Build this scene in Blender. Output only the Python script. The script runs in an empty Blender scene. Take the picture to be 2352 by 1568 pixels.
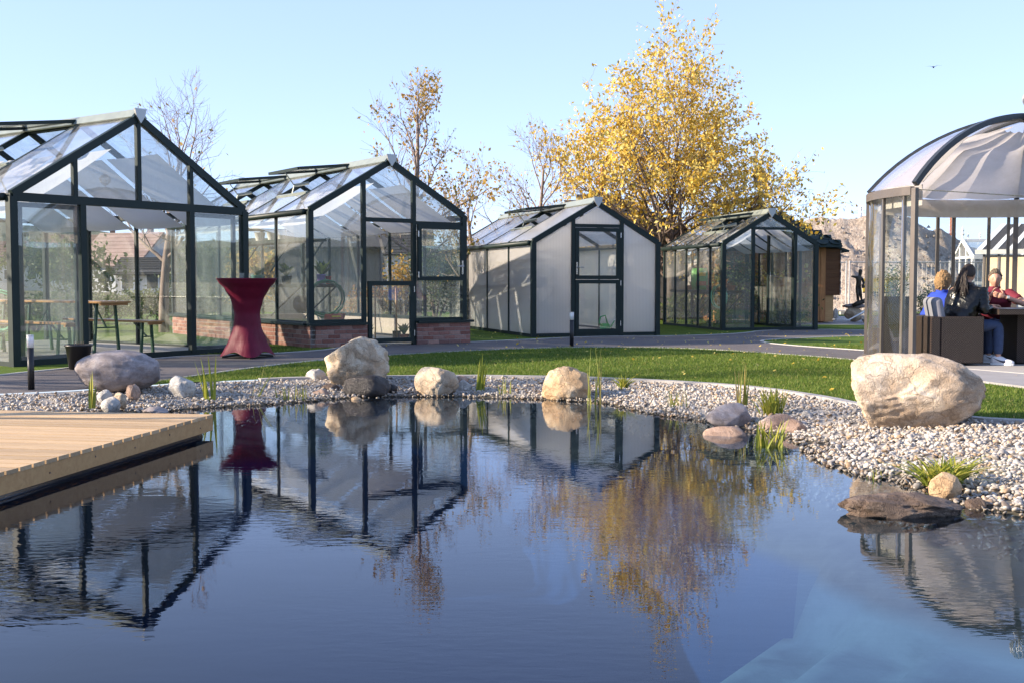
import bpy, bmesh, math, random
import numpy as np
from mathutils import Vector, Matrix, noise
from mathutils.geometry import delaunay_2d_cdt

random.seed(7); RNG = np.random.default_rng(7)
sc = bpy.context.scene
COL = sc.collection

# ------------------------------------------------------------------ camera
FPX, HOR, CAMZ = 2566.0, 648.0, 1.3          # focal length / horizon row for a 2352 px wide frame
TILT = math.atan((784 - HOR) / FPX)
cam_d = bpy.data.cameras.new('camera'); cam = bpy.data.objects.new('camera', cam_d); COL.objects.link(cam)
cam_d.sensor_width = 36; cam_d.lens = 36 * FPX / 2352; cam_d.clip_start = .05; cam_d.clip_end = 9000
cam.location = (0, 0, CAMZ); cam.rotation_euler = (math.pi / 2 - TILT, 0, 0)
sc.camera = cam

# ------------------------------------------------------------------ sky and sun
SUN_EL, SUN_AZ = math.radians(21), math.radians(-98)     # azimuth clockwise from +Y (the view direction): from the left
w = bpy.data.worlds.new('World'); sc.world = w; w.use_nodes = True
nt = w.node_tree; nt.nodes.clear()
sky = nt.nodes.new('ShaderNodeTexSky'); sky.sky_type = 'NISHITA'; sky.sun_disc = False
sky.sun_elevation = SUN_EL; sky.sun_rotation = SUN_AZ
sky.air_density = .8; sky.dust_density = 0; sky.ozone_density = 1.0; sky.altitude = 2000
bg = nt.nodes.new('ShaderNodeBackground'); bg.inputs['Strength'].default_value = .15
wo = nt.nodes.new('ShaderNodeOutputWorld')
tnt = nt.nodes.new('ShaderNodeMix'); tnt.data_type = 'RGBA'; tnt.blend_type = 'MULTIPLY'; tnt.inputs[0].default_value = 1; tnt.inputs[7].default_value = (1.34, 1.50, 1.98, 1)   # white balance
gam = nt.nodes.new('ShaderNodeGamma'); gam.inputs['Gamma'].default_value = .45   # the camera's soft highlight curve
nt.links.new(sky.outputs[0], gam.inputs[0]); nt.links.new(gam.outputs[0], tnt.inputs[6]); nt.links.new(tnt.outputs[2], bg.inputs[0]); nt.links.new(bg.outputs[0], wo.inputs[0])
SUND = Vector((math.sin(SUN_AZ) * math.cos(SUN_EL), math.cos(SUN_AZ) * math.cos(SUN_EL), math.sin(SUN_EL)))
sl = bpy.data.lights.new('sun', 'SUN'); sl.energy = 5.0; sl.angle = math.radians(.55); sl.color = (1, .84, .66)
so = bpy.data.objects.new('sun', sl); COL.objects.link(so)
so.rotation_euler = SUND.to_track_quat('Z', 'Y').to_euler(); so.location = (-20, 0, 15)
vs = sc.view_settings; vs.view_transform = 'Standard'; vs.look = 'None'; vs.exposure = 1.36; vs.gamma = 1
sc.cycles.transparent_max_bounces = 48; sc.cycles.max_bounces = 10
sc.cycles.caustics_reflective = False; sc.cycles.caustics_refractive = False
sc.cycles.use_denoising = True

# ------------------------------------------------------------------ helpers
def P(px, py, z=.2):
    """point of the plane z seen at (px, py) of the 2352 x 1568 frame"""
    a = (px - 1176) / FPX; b = (py - 784) / FPX
    d = Vector((a, math.cos(TILT) - b * math.sin(TILT), -math.sin(TILT) - b * math.cos(TILT)))
    return Vector((0, 0, CAMZ)) + d * ((z - CAMZ) / d.z)
def PD(px, py, y):
    a = (px - 1176) / FPX; b = (py - 784) / FPX
    d = Vector((a, math.cos(TILT) - b * math.sin(TILT), -math.sin(TILT) - b * math.cos(TILT)))
    return Vector((0, 0, CAMZ)) + d * (y / d.y)

def tag(o, label=None, cat=None, group=None, kind=None):
    if label: o['label'] = label
    if cat: o['category'] = cat
    if group: o['group'] = group
    if kind: o['kind'] = kind
    return o
def empty(name, loc=(0, 0, 0), rz=0, label=None, cat=None, group=None):
    o = bpy.data.objects.new(name, None); COL.objects.link(o); o.empty_display_size = .1
    o.location = loc; o.rotation_euler = (0, 0, rz)
    return tag(o, label, cat, group)
def mw(o):
    m = Matrix.LocRotScale(o.location, o.rotation_euler, o.scale)
    return (mw(o.parent) @ o.matrix_parent_inverse @ m) if o.parent else m
def adopt(o, parent):                      # o is built in world coordinates
    o.parent = parent; o.matrix_parent_inverse = mw(parent).inverted(); return o

class MB:
    def __init__(s): s.v = []; s.f = []
    def add(s, vs, fs):
        n = len(s.v); s.v += [tuple(p) for p in vs]; s.f += [tuple(i + n for i in f) for f in fs]; return s
    def box(s, c, size, R=None):
        c = Vector(c); h = Vector(size) / 2; vs = []
        for x in (-1, 1):
            for y in (-1, 1):
                for z in (-1, 1):
                    p = Vector((x * h.x, y * h.y, z * h.z))
                    if R is not None: p = R @ p
                    vs.append(c + p)
        return s.add(vs, [(0, 1, 3, 2), (4, 6, 7, 5), (0, 4, 5, 1), (2, 3, 7, 6), (0, 2, 6, 4), (1, 5, 7, 3)])
    def bar(s, p, q, w, h, up=(0, 0, 1)):
        """box from p to q: w across, h along up"""
        p = Vector(p); q = Vector(q); d = (q - p).normalized(); up = Vector(up)
        x = d.cross(up)
        if x.length < 1e-4: x = d.cross(Vector((0, 1, 0)))
        x.normalize(); y = x.cross(d).normalized(); x *= w / 2; y *= h / 2
        vs = [p - x - y, p + x - y, p + x + y, p - x + y, q - x - y, q + x - y, q + x + y, q - x + y]
        return s.add(vs, [(0, 3, 2, 1), (4, 5, 6, 7), (0, 1, 5, 4), (1, 2, 6, 5), (2, 3, 7, 6), (3, 0, 4, 7)])
    def slab(s, pts, th, n=None):
        """extrude a flat polygon by th along its normal"""
        pts = [Vector(p) for p in pts]; k = len(pts)
        if n is None: n = (pts[1] - pts[0]).cross(pts[2] - pts[0]).normalized()
        n = Vector(n) * th / 2
        vs = [p - n for p in pts] + [p + n for p in pts]
        return s.add(vs, [tuple(range(k))[::-1], tuple(range(k, 2 * k))] + [(i, (i + 1) % k, k + (i + 1) % k, k + i) for i in range(k)])
    def tube(s, pts, rs, n=8, cap=True):
        pts = [Vector(p) for p in pts]; k = len(pts)
        if not hasattr(rs, '__len__'): rs = [rs] * k
        vs = []; ref = None
        for i, p in enumerate(pts):
            d = (pts[min(i + 1, k - 1)] - pts[max(i - 1, 0)])
            if d.length < 1e-9: d = Vector((0, 0, 1))
            d.normalize()
            if ref is None: ref = d.orthogonal().normalized()
            ref = (ref - d * ref.dot(d))
            ref = ref.normalized() if ref.length > 1e-5 else d.orthogonal().normalized()
            b = d.cross(ref)
            for j in range(n):
                a = 2 * math.pi * j / n
                vs.append(p + (ref * math.cos(a) + b * math.sin(a)) * rs[i])
        fs = [(i * n + j, i * n + (j + 1) % n, (i + 1) * n + (j + 1) % n, (i + 1) * n + j) for i in range(k - 1) for j in range(n)]
        if cap: fs += [tuple(range(n))[::-1], tuple((k - 1) * n + j for j in range(n))]
        return s.add(vs, fs)
    def lathe(s, prof, c=(0, 0, 0), n=24, cap=True, fn=None):
        c = Vector(c); vs = []; k = len(prof)
        for i, (r, z) in enumerate(prof):
            for j in range(n):
                a = 2 * math.pi * j / n; rr = fn(r, z, a) if fn else r
                vs.append(c + Vector((rr * math.cos(a), rr * math.sin(a), z)))
        fs = [(i * n + j, i * n + (j + 1) % n, (i + 1) * n + (j + 1) % n, (i + 1) * n + j) for i in range(k - 1) for j in range(n)]
        if cap: fs += [tuple(range(n))[::-1], tuple((k - 1) * n + j for j in range(n))]
        return s.add(vs, fs)
    def mesh(s, name, mat=None, smooth=False):
        m = bpy.data.meshes.new(name); m.from_pydata(s.v, [], s.f)
        if mat: m.materials.append(mat)
        if smooth: m.polygons.foreach_set('use_smooth', [True] * len(m.polygons))
        m.update(); return m
    def build(s, name, mat, parent=None, smooth=False, world=False, bevel=0, seg=2):
        o = bpy.data.objects.new(name, s.mesh(name, mat, smooth)); COL.objects.link(o)
        if bevel:
            b = o.modifiers.new('bevel', 'BEVEL'); b.width = bevel; b.segments = seg; b.limit_method = 'ANGLE'
        if parent:
            if world: adopt(o, parent)
            else: o.parent = parent
        return o
def link_mesh(name, me, parent=None, loc=(0, 0, 0), rot=(0, 0, 0), scale=(1, 1, 1)):
    o = bpy.data.objects.new(name, me); COL.objects.link(o); o.location = loc; o.rotation_euler = rot; o.scale = scale
    if parent: o.parent = parent
    return o
def np_obj(name, V, F, mat, parent=None, smooth=False, world=False):
    """object from numpy vertex (n,3) and triangle/quad arrays"""
    m = bpy.data.meshes.new(name); nv = len(V); nf, k = F.shape
    m.vertices.add(nv); m.vertices.foreach_set('co', np.ascontiguousarray(V, np.float32).ravel())
    m.loops.add(nf * k); m.loops.foreach_set('vertex_index', np.ascontiguousarray(F, np.int32).ravel())
    m.polygons.add(nf); m.polygons.foreach_set('loop_start', np.arange(0, nf * k, k, dtype=np.int32))
    if smooth: m.polygons.foreach_set('use_smooth', np.ones(nf, bool))
    m.update(calc_edges=True); m.validate()
    if mat: m.materials.append(mat)
    o = bpy.data.objects.new(name, m); COL.objects.link(o)
    if parent:
        if world: adopt(o, parent)
        else: o.parent = parent
    return o

# ------------------------------------------------------------------ materials
class NT:
    def __init__(s, name):
        s.m = bpy.data.materials.new(name); s.m.use_nodes = True; s.t = s.m.node_tree; s.t.nodes.clear()
        s.out = s.n('OutputMaterial')
    def n(s, k, **kw):
        nd = s.t.nodes.new('ShaderNode' + k)
        for a, b in kw.items():
            if hasattr(nd, a) and not (a in nd.inputs.keys()): setattr(nd, a, b)
        return nd
    def l(s, a, b): s.t.links.new(a, b)
    def val(s, sock, v):
        if hasattr(v, 'links') or isinstance(v, bpy.types.NodeSocket): s.l(v, sock)
        else: sock.default_value = v
    def coord(s, scale=(1, 1, 1), kind='Object'):
        c = s.n('TexCoord'); mp = s.n('Mapping'); s.l(c.outputs[kind], mp.inputs[0]); mp.inputs['Scale'].default_value = scale
        return mp.outputs[0]
    def noise(s, vec, scale, detail=4, rough=.55, dist=0):
        n = s.n('TexNoise'); s.l(vec, n.inputs['Vector']); n.inputs['Scale'].default_value = scale
        n.inputs['Detail'].default_value = detail; n.inputs['Roughness'].default_value = rough; n.inputs['Distortion'].default_value = dist
        return n.outputs['Fac']
    def ramp(s, fac, stops):
        r = s.n('ValToRGB'); s.l(fac, r.inputs[0]); e = r.color_ramp.elements
        while len(e) < len(stops): e.new(.5)
        for el, (p, c) in zip(e, stops): el.position = p; el.color = (*c, 1) if len(c) == 3 else c
        return r.outputs[0]
    def mix(s, fac, a, b, mode='MIX'):
        m = s.n('Mix'); m.data_type = 'RGBA'; m.blend_type = mode
        s.val(m.inputs[0], fac)
        for i, x in ((6, a), (7, b)):
            if isinstance(x, tuple): m.inputs[i].default_value = (*x, 1)
            else: s.l(x, m.inputs[i])
        return m.outputs[2]
    def math(s, op, a, b=0.0):
        m = s.n('Math'); m.operation = op; s.val(m.inputs[0], a); s.val(m.inputs[1], b); return m.outputs[0]
    def bump(s, h, strength=.3, dist=.02):
        b = s.n('Bump'); s.l(h, b.inputs['Height']); b.inputs['Strength'].default_value = strength; b.inputs['Distance'].default_value = dist
        return b.outputs[0]
    def pbr(s, color, rough=.6, metal=0, normal=None, spec=.5, **kw):
        p = s.n('BsdfPrincipled')
        if isinstance(color, tuple): p.inputs['Base Color'].default_value = (*color, 1)
        else: s.l(color, p.inputs['Base Color'])
        s.val(p.inputs['Roughness'], rough); p.inputs['Metallic'].default_value = metal
        p.inputs['Specular IOR Level'].default_value = spec
        if normal is not None: s.l(normal, p.inputs['Normal'])
        for k, v in kw.items(): s.val(p.inputs[k.replace('_', ' ')], v)
        return p.outputs[0]
    def done(s, sh): s.l(sh, s.out.inputs['Surface']); return s.m
    def mixs(s, fac, a, b):
        m = s.n('MixShader'); s.val(m.inputs[0], fac); s.l(a, m.inputs[1]); s.l(b, m.inputs[2]); return m.outputs[0]
    def island(s): return s.n('NewGeometry').outputs['Random Per Island']
    def schlick(s, f0, normal=None):
        lw = s.n('LayerWeight'); lw.inputs['Blend'].default_value = .5
        if normal is not None: s.l(normal, lw.inputs['Normal'])
        return s.math('ADD', s.math('MULTIPLY', s.math('POWER', lw.outputs['Facing'], 5.0), 1 - f0), f0)
    def transp(s, c):
        t = s.n('BsdfTransparent'); t.inputs[0].default_value = (*c, 1); return t.outputs[0]
    def glossy(s, rough, c=(1, 1, 1), normal=None):
        g = s.n('BsdfGlossy'); g.inputs['Color'].default_value = (*c, 1); g.inputs['Roughness'].default_value = rough
        if normal is not None: s.l(normal, g.inputs['Normal'])
        return g.outputs[0]

def mat_simple(name, c, rough=.5, metal=0, var=.12, scale=12, bump=.0, spec=.5, **kw):
    """a plain surface with a little unevenness of colour and gloss"""
    m = NT(name); v = m.coord(); n = m.noise(v, scale, 5)
    col = m.ramp(n, [(.25, tuple(x * (1 - var) for x in c)), (.75, tuple(min(1, x * (1 + var)) for x in c))])
    nr = m.bump(m.noise(v, scale * 6, 3), bump, .01) if bump else None
    return m.done(m.pbr(col, m.math('ADD', m.math('MULTIPLY', n, .16), rough - .08), metal, nr, spec, **kw))

def mat_glass(name, tint=(.955, .975, .965), dust=.11, f0=.05):
    m = NT(name)
    d = m.n('BsdfDiffuse'); d.inputs[0].default_value = (.75, .76, .74, 1)
    v = m.coord((1, 1, .25)); fac = m.math('MULTIPLY', m.ramp(m.noise(v, 1.7, 5, .7), [(.35, (.15,) * 3), (.75, (1,) * 3)]), dust)
    a = m.mixs(fac, m.transp(tint), d.outputs[0])
    return m.done(m.mixs(m.schlick(f0), a, m.glossy(.0)))

M = {}
M['frame'] = mat_simple('dark_green_frame', (.011, .022, .020), .5, 0, .15, 6, 0, .3)
M['frame_lit'] = M['frame']
M['alu'] = mat_simple('brushed_aluminium', (.42, .43, .42), .45, .7, .08, 8)
M['greenalu'] = mat_simple('green_grey_ridge', (.26, .29, .25), .4, .3, .12, 8)
M['steel'] = mat_simple('steel', (.5, .5, .5), .25, 1, .05)
M['glass'] = mat_glass('greenhouse_glass')
M['glass_roof'] = mat_glass('roof_glass', (.93, .95, .97), .22, .06)
M['gazglass'] = mat_glass('curved_glass', (.95, .97, .96), .02, .045)
M['black'] = mat_simple('black_plastic', (.012, .012, .013), .4)
M['white'] = mat_simple('white_plastic', (.75, .75, .73), .4, 0, .04)
M['bronze_frame'] = mat_simple('grey_bronze_frame', (.15, .128, .112), .38, .35, .08, 5)
M['dark_rib'] = mat_simple('dark_rib', (.035, .04, .045), .35, .2)

def mat_poly():
    m = NT('twinwall_polycarbonate'); g = m.n('TexCoord'); sp = m.n('SeparateXYZ'); m.l(g.outputs['Object'], sp.inputs[0])
    wv = m.math('SINE', m.math('MULTIPLY', m.math('ADD', sp.outputs[0], sp.outputs[1]), 200.0)); wv = m.math('ADD', m.math('MULTIPLY', wv, .5), .5)
    nr = m.bump(wv, .3, .004)
    tr = m.n('BsdfTranslucent'); tr.inputs[0].default_value = (.97, .96, .94, 1)
    df = m.n('BsdfDiffuse'); df.inputs[0].default_value = (.88, .87, .86, 1)
    a = m.mixs(.22, tr.outputs[0], df.outputs[0])
    fac = m.math('ADD', m.math('MULTIPLY', wv, .10), .30)
    b = m.mixs(fac, a, m.transp((.92, .92, .9)))
    return m.done(m.mixs(m.schlick(.06), b, m.glossy(.10, (1, 1, 1), nr)))
M['poly'] = mat_poly()

def mat_stone(name, c1, c2, c3, sc_=5, rough=.75, bump=.5, wet=None):
    m = NT(name); v = m.coord(); n = m.noise(v, sc_, 8, .62, .6); n2 = m.noise(v, sc_ * .35, 3, .6, 1.2)
    fine = m.noise(v, sc_ * 16, 4, .7)
    col = m.ramp(n, [(.28, c1), (.5, c2), (.72, c3)])
    col = m.mix(m.ramp(n2, [(.42, (0,) * 3), (.62, (.75,) * 3)]), col, tuple(x * .62 for x in c1))
    col = m.mix(.35, col, m.ramp(fine, [(.3, (.25,) * 3), (.7, (.95,) * 3)]), 'OVERLAY')
    vo = m.n('TexVoronoi'); vo.feature = 'DISTANCE_TO_EDGE'; m.l(v, vo.inputs['Vector']); vo.inputs['Scale'].default_value = sc_ * .8
    wp = m.n('VectorMath'); wp.operation = 'ADD'; cb = m.n('CombineXYZ'); m.l(m.math('MULTIPLY', n2, .9), cb.inputs[0]); m.l(m.math('MULTIPLY', n, .5), cb.inputs[1]); m.l(v, wp.inputs[0]); m.l(cb.outputs[0], wp.inputs[1]); m.l(wp.outputs[0], vo.inputs['Vector'])
    crack = m.ramp(vo.outputs['Distance'], [(.0, (0,) * 3), (.035, (1,) * 3)])
    col = m.mix(m.math('MULTIPLY', m.math('SUBTRACT', 1.0, crack), .45), col, tuple(x * .35 for x in c1))
    spk = m.noise(v, sc_ * 45, 2, .8); col = m.mix(.35, col, m.ramp(spk, [(.35, (.2,) * 3), (.65, (.85,) * 3)]), 'OVERLAY')
    h = m.math('ADD', m.math('ADD', n, m.math('MULTIPLY', fine, .35)), m.math('MULTIPLY', crack, .12))
    return m.done(m.pbr(col, rough, 0, m.bump(h, bump * 1.5, .05), .35))
M['rock_tan'] = mat_stone('tan_boulder', (.42, .30, .19), (.55, .44, .31), (.66, .58, .46))
M['rock_ochre'] = mat_stone('ochre_boulder', (.40, .25, .13), (.52, .37, .22), (.62, .51, .37))
M['rock_grey'] = mat_stone('grey_boulder', (.24, .20, .185), (.31, .27, .26), (.40, .37, .36), 9, .8, .25)
M['rock_pale'] = mat_stone('pale_boulder', (.40, .28, .18), (.52, .41, .30), (.62, .53, .43), 4.5)
M['rock_wet'] = mat_stone('wet_dark_boulder', (.022, .019, .017), (.035, .03, .027), (.06, .05, .04), 6, .28, .4)
M['rock_brown'] = mat_stone('brown_rock', (.10, .065, .045), (.17, .12, .09), (.27, .21, .16), 7, .6, .7)
M['rock_red'] = mat_stone('reddish_rock', (.30, .19, .13), (.40, .28, .21), (.48, .38, .31), 7, .6, .4)
M['rock_white'] = mat_stone('whitish_rock', (.45, .42, .37), (.56, .53, .48), (.64, .62, .58), 8)

def mat_pebbles():
    m = NT('pebbles'); r = m.island()
    wn = m.n('TexWhiteNoise'); wn.noise_dimensions = '1D'; m.l(r, wn.inputs['W'])
    c = m.ramp(r, [(0, (.22, .205, .19)), (.2, (.34, .315, .285)), (.42, (.43, .395, .345)), (.6, (.29, .25, .205)), (.74, (.49, .46, .42)), (.87, (.34, .23, .13)), (1, (.16, .13, .105))])
    sp = m.n('SeparateXYZ'); m.l(m.n('NewGeometry').outputs['Position'], sp.inputs[0])
    wet = m.ramp(m.math('MULTIPLY', sp.outputs['Z'], 10.0), [(.08, (0,) * 3), (.38, (1,) * 3)])
    v = m.coord(); c = m.mix(.3, c, m.ramp(m.noise(v, 70, 4), [(.3, (.3,) * 3), (.7, (.9,) * 3)]), 'OVERLAY')
    dk = m.mix(1.0, c, (.42, .38, .32), 'MULTIPLY'); c = m.mix(wet, dk, c)
    return m.done(m.pbr(c, m.math('ADD', m.math('MULTIPLY', wet, .35), .22), 0, None, .4))
M['pebbles'] = mat_pebbles()
def mat_leaf(name, stops, trans=.5):
    m = NT(name); c = m.ramp(m.island(), stops)
    d = m.pbr(c, .55, 0, None, .3); t = m.n('BsdfTranslucent'); m.l(c, t.inputs[0])
    return m.done(m.mixs(trans, d, t.outputs[0]))
M['yellow'] = mat_leaf('autumn_leaves', [(0, (.42, .24, .03)), (.2, (.72, .46, .05)), (.55, (.88, .66, .14)), (.85, (.86, .72, .26)), (1, (.34, .31, .07))])
M['yellowgreen'] = mat_leaf('sparse_autumn_leaves', [(0, (.30, .18, .03)), (.4, (.58, .36, .08)), (.7, (.50, .36, .12)), (1, (.16, .19, .03))])
M['hedge'] = mat_leaf('hedge_leaves', [(0, (.025, .05, .012)), (.5, (.06, .10, .02)), (1, (.13, .15, .03))], .3)
M['orangebush'] = mat_leaf('orange_bush_leaves', [(0, (.22, .07, .02)), (.5, (.34, .16, .04)), (1, (.20, .20, .05))], .35)
M['reed'] = mat_leaf('reed_blades', [(0, (.16, .20, .04)), (.5, (.34, .36, .08)), (.8, (.45, .38, .12)), (1, (.42, .25, .09))], .45)
M['sedge'] = mat_leaf('sedge_blades', [(0, (.14, .20, .03)), (.6, (.36, .38, .05)), (1, (.48, .42, .09))], .45)
M['grass'] = mat_leaf('grass_blades', [(0, (.06, .11, .014)), (.45, (.12, .19, .025)), (.9, (.21, .26, .05)), (1, (.36, .30, .12))], .45)
def mat_bark(name, a, b):
    m = NT(name); v = m.coord((1, 1, .2)); n = m.noise(v, 18, 6, .7)
    return m.done(m.pbr(m.ramp(n, [(.3, a), (.7, b)]), .85, 0, m.bump(n, .6, .02), .2))
M['bark'] = mat_bark('bark', (.09, .065, .05), (.22, .17, .14))
M['twig'] = mat_bark('pale_twig_bark', (.16, .12, .10), (.34, .27, .23))

# ------------------------------------------------------------------ outlines (world)
def seg_d(pts, poly, closed=True):
    pts = np.asarray(pts, float); A = np.asarray(poly, float); B = np.roll(A, -1, 0)
    if not closed: A, B = A[:-1], B[:-1]
    best = np.full(len(pts), 1e9)
    for a, b in zip(A, B):
        ab = b - a; t = np.clip(((pts - a) @ ab) / (ab @ ab + 1e-12), 0, 1)
        best = np.minimum(best, np.hypot(*(pts - a - t[:, None] * ab).T))
    return best
def inside(pts, poly):
    pts = np.asarray(pts, float); A = np.asarray(poly, float); B = np.roll(A, -1, 0); c = np.zeros(len(pts), bool)
    for (x0, y0), (x1, y1) in zip(A, B):
        cond = (y0 > pts[:, 1]) != (y1 > pts[:, 1])
        with np.errstate(divide='ignore', invalid='ignore'):
            xi = (x1 - x0) * (pts[:, 1] - y0) / (y1 - y0 + 1e-15) + x0
        c ^= cond & (pts[:, 0] < xi)
    return c
def smooth_poly(pts, it=2, closed=True):
    pts = [np.array(p[:2], float) for p in pts]
    for _ in range(it):
        out = [] if closed else [pts[0]]
        for i in range(len(pts) if closed else len(pts) - 1):
            a, b = pts[i], pts[(i + 1) % len(pts)]
            out += [a * .75 + b * .25, a * .25 + b * .75]
        if not closed: out.append(pts[-1])
        pts = out
    return np.array(pts)
def pix(lst, z): return [P(x, y, z)[:2] for x, y in lst]

edge_px = [(-260, 915), (0, 903), (140, 897), (250, 889), (340, 884), (420, 877), (560, 872), (700, 866), (1050, 862), (1230, 864), (1400, 868), (1600, 878), (1750, 890), (1900, 912), (1960, 926), (2100, 945), (2240, 960), (2352, 966), (2600, 975)]
OUT = smooth_poly(pix(edge_px, .15) + [(5.7, 7.5), (5.9, 5), (5.2, 2.5), (3, 1.1), (0, .75), (-3, .9), (-6, 2.5), (-7.6, 6)], 1)
wat_px = [(-200, 962), (0, 957), (300, 950), (400, 944), (485, 936), (620, 930), (720, 922), (790, 914), (900, 911), (1055, 911), (1240, 917), (1390, 926), (1420, 936), (1500, 952), (1600, 966), (1640, 972), (1700, 985), (1760, 998), (1832, 1015), (1850, 1045), (1900, 1072), (1990, 1098), (2100, 1120), (2130, 1135), (2210, 1160), (2260, 1172), (2352, 1188), (2500, 1210)]
WAT = smooth_poly(pix(wat_px, 0) + [(3.7, 5), (4.2, 3.5), (4, 2.4), (2.5, 1.75), (0, 1.4), (-3, 1.6), (-5.6, 3), (-6.1, 6), (-5.8, 9)], 1)

front_px = [(-260, 917), (0, 902), (140, 895), (250, 882), (370, 864), (574, 842), (740, 829), (900, 819), (1110, 807), (1310, 801), (1480, 801), (1600, 804), (1700, 810), (1800, 817), (1900, 824), (1990, 833), (2150, 846), (2420, 868)]
back_px = [(-260, 884), (0, 860), (176, 845), (357, 825), (439, 819), (540, 816), (624, 814), (700, 809), (760, 804), (800, 796), (960, 791), (1091, 787), (1200, 782), (1321, 776), (1420, 774), (1493, 774), (1600, 772), (1675, 769), (1725, 765), (1738, 762), (1800, 759), (1875, 758), (1990, 760), (2420, 768)]
PATH = np.vstack([smooth_poly(pix(front_px, .2), 1, False), smooth_poly(pix(back_px, .21), 1, False)[::-1]])
isl_px = [(1746, 787), (1762, 783.5), (1800, 781.5), (1880, 778), (1988, 774), (2420, 778), (2420, 840), (2100, 818), (1988, 808), (1850, 799), (1788, 793.5), (1757, 790)]
ISL = smooth_poly(pix(isl_px, .2), 1)
pave_px = [(1750, 746), (1900, 746.5), (1995, 747), (2420, 752), (2420, 727), (1750, 727)]
PAVE = np.array(pix(pave_px, .22))

def hgt(p):
    d = seg_d(p, OUT); t = np.clip(d / 2.6, 0, 1); return .15 + .075 * t * t * (3 - 2 * t)
def h1(x, y): return float(hgt(np.array([[x, y]]))[0])

def bed(p):
    p = np.asarray(p, float); do = seg_d(p, OUT); dw = seg_d(p, WAT); iw = inside(p, WAT)
    n = np.array([noise.noise((x * 1.3, y * 1.3, 3.1)) for x, y in p])
    bank = .138 * dw / (dw + do + 1e-6); bank = bank + np.minimum(1, 4 * np.minimum(dw, do)) * n * .035
    # shelf on the right side of the basin, deep elsewhere
    t = np.clip(dw / .7, 0, 1); shallow = -.36 * t ** .8
    line = (p[:, 0] - 1.03) - (p[:, 1] - 5.72) * .695
    far = np.clip((7.2 - p[:, 1]) / .3, 0, 1); st = np.clip((line + .0) / .10, 0, 1) * far; st2 = np.clip((line - .55) / .08, 0, 1); st3 = np.clip((line - 1.15) / .08, 0, 1)
    shelf = -1.75 + 1.0 * st + .13 * st2 * far + .10 * st3 * far
    t2 = np.clip((dw - .75) / .25, 0, 1); deep = shallow * (1 - t2) + np.minimum(shelf, -.36) * t2
    return np.where(iw, deep + n * .012, bank)

# ------------------------------------------------------------------ ground, path, pond
def build_ground():
    x0, x1, y0, y1 = -16, 16, -4, 40
    pts = [(x, y) for x in np.arange(x0, x1 + .1, 1.0) for y in np.arange(y0, y1 + .1, 1.0)]
    pts = np.array(pts) + RNG.normal(0, .02, (len(pts), 2))
    # finer points near the pond
    fx, fy = np.meshgrid(np.arange(-8, 8, .4), np.arange(.2, 18, .4)); f = np.c_[fx.ravel(), fy.ravel()]
    do = seg_d(f, OUT); f = f[(do < 2.8) & (do > .15)]
    keep = (seg_d(pts, OUT) > .3) & (seg_d(pts, PATH) > .15) & (seg_d(pts, ISL) > .15)
    pts = pts[keep]; f = f[(seg_d(f, PATH) > .12) & (seg_d(f, ISL) > .12)]
    V = [Vector(p) for p in np.vstack([pts, f])]; E = []
    for poly in (OUT, PATH, ISL, PAVE):
        n = len(V); k = len(poly); V += [Vector(p) for p in poly]; E += [(n + i, n + (i + 1) % k) for i in range(k)]
    rv, re, rf, *_ = delaunay_2d_cdt(V, E, [], 0, 1e-4)
    rv = np.array([tuple(v) for v in rv]); rf = np.array([tuple(t) for t in rf if len(t) == 3])
    cen = rv[rf].mean(1)
    ip = inside(cen, OUT); pa = (inside(cen, PATH) & ~inside(cen, ISL)); pv = inside(cen, PAVE) & ~pa
    z = hgt(rv); V3 = np.c_[rv, z]
    def sub(mask):
        F = rf[mask]; u, inv = np.unique(F, return_inverse=True); return V3[u], inv.reshape(-1, 3)
    def up(V, F):
        a, b, c = V[F[:, 0]], V[F[:, 1]], V[F[:, 2]]
        flip = np.cross(b - a, c - a)[:, 2] < 0; F[flip] = F[flip][:, ::-1]; return F
    res = []
    for mask in (~ip & ~pa & ~pv, pa & ~ip, pv & ~ip):
        v, F = sub(mask); res.append((v, up(v, F)))
    return res
(lv, lf), (pv_, pf), (qv, qf) = build_ground()

m = NT('lawn'); v = m.coord(); n = m.noise(v, 3, 6, .6); n2 = m.noise(v, 90, 3, .7)
c = m.ramp(n, [(.3, (.05, .095, .013)), (.55, (.09, .145, .02)), (.75, (.15, .19, .035))])
c = m.mix(.5, c, m.ramp(n2, [(.3, (.2,) * 3), (.7, (.9,) * 3)]), 'OVERLAY')
M['lawn'] = m.done(m.pbr(c, .9, 0, m.bump(n2, .8, .03), .15))
m = NT('asphalt'); v = m.coord(); n = m.noise(v, 2.2, 5, .6); n2 = m.noise(v, 160, 2, .7)
c = m.ramp(n, [(.3, (.10, .09, .09)), (.7, (.145, .13, .125))]); c = m.mix(.45, c, m.ramp(n2, [(.3, (.2,) * 3), (.7, (.85,) * 3)]), 'OVERLAY')
M['asphalt'] = m.done(m.pbr(c, .8, 0, m.bump(n2, .5, .01), .3))
M['paving'] = mat_simple('grey_paving', (.28, .27, .27), .8, 0, .12, 3)
M['kerb'] = mat_simple('pale_stone_edging', (.40, .39, .37), .8, 0, .2, 25, .3)
M['concrete'] = mat_simple('concrete', (.36, .34, .32), .8, 0, .12, 9, .2)
tag(np_obj('lawn', lv, lf, M['lawn'], smooth=True), kind='structure')
tag(np_obj('path', pv_, pf, M['asphalt'], smooth=True), kind='structure')
tag(np_obj('paved_yard', qv, qf, M['paving'], smooth=True), kind='structure')
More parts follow.
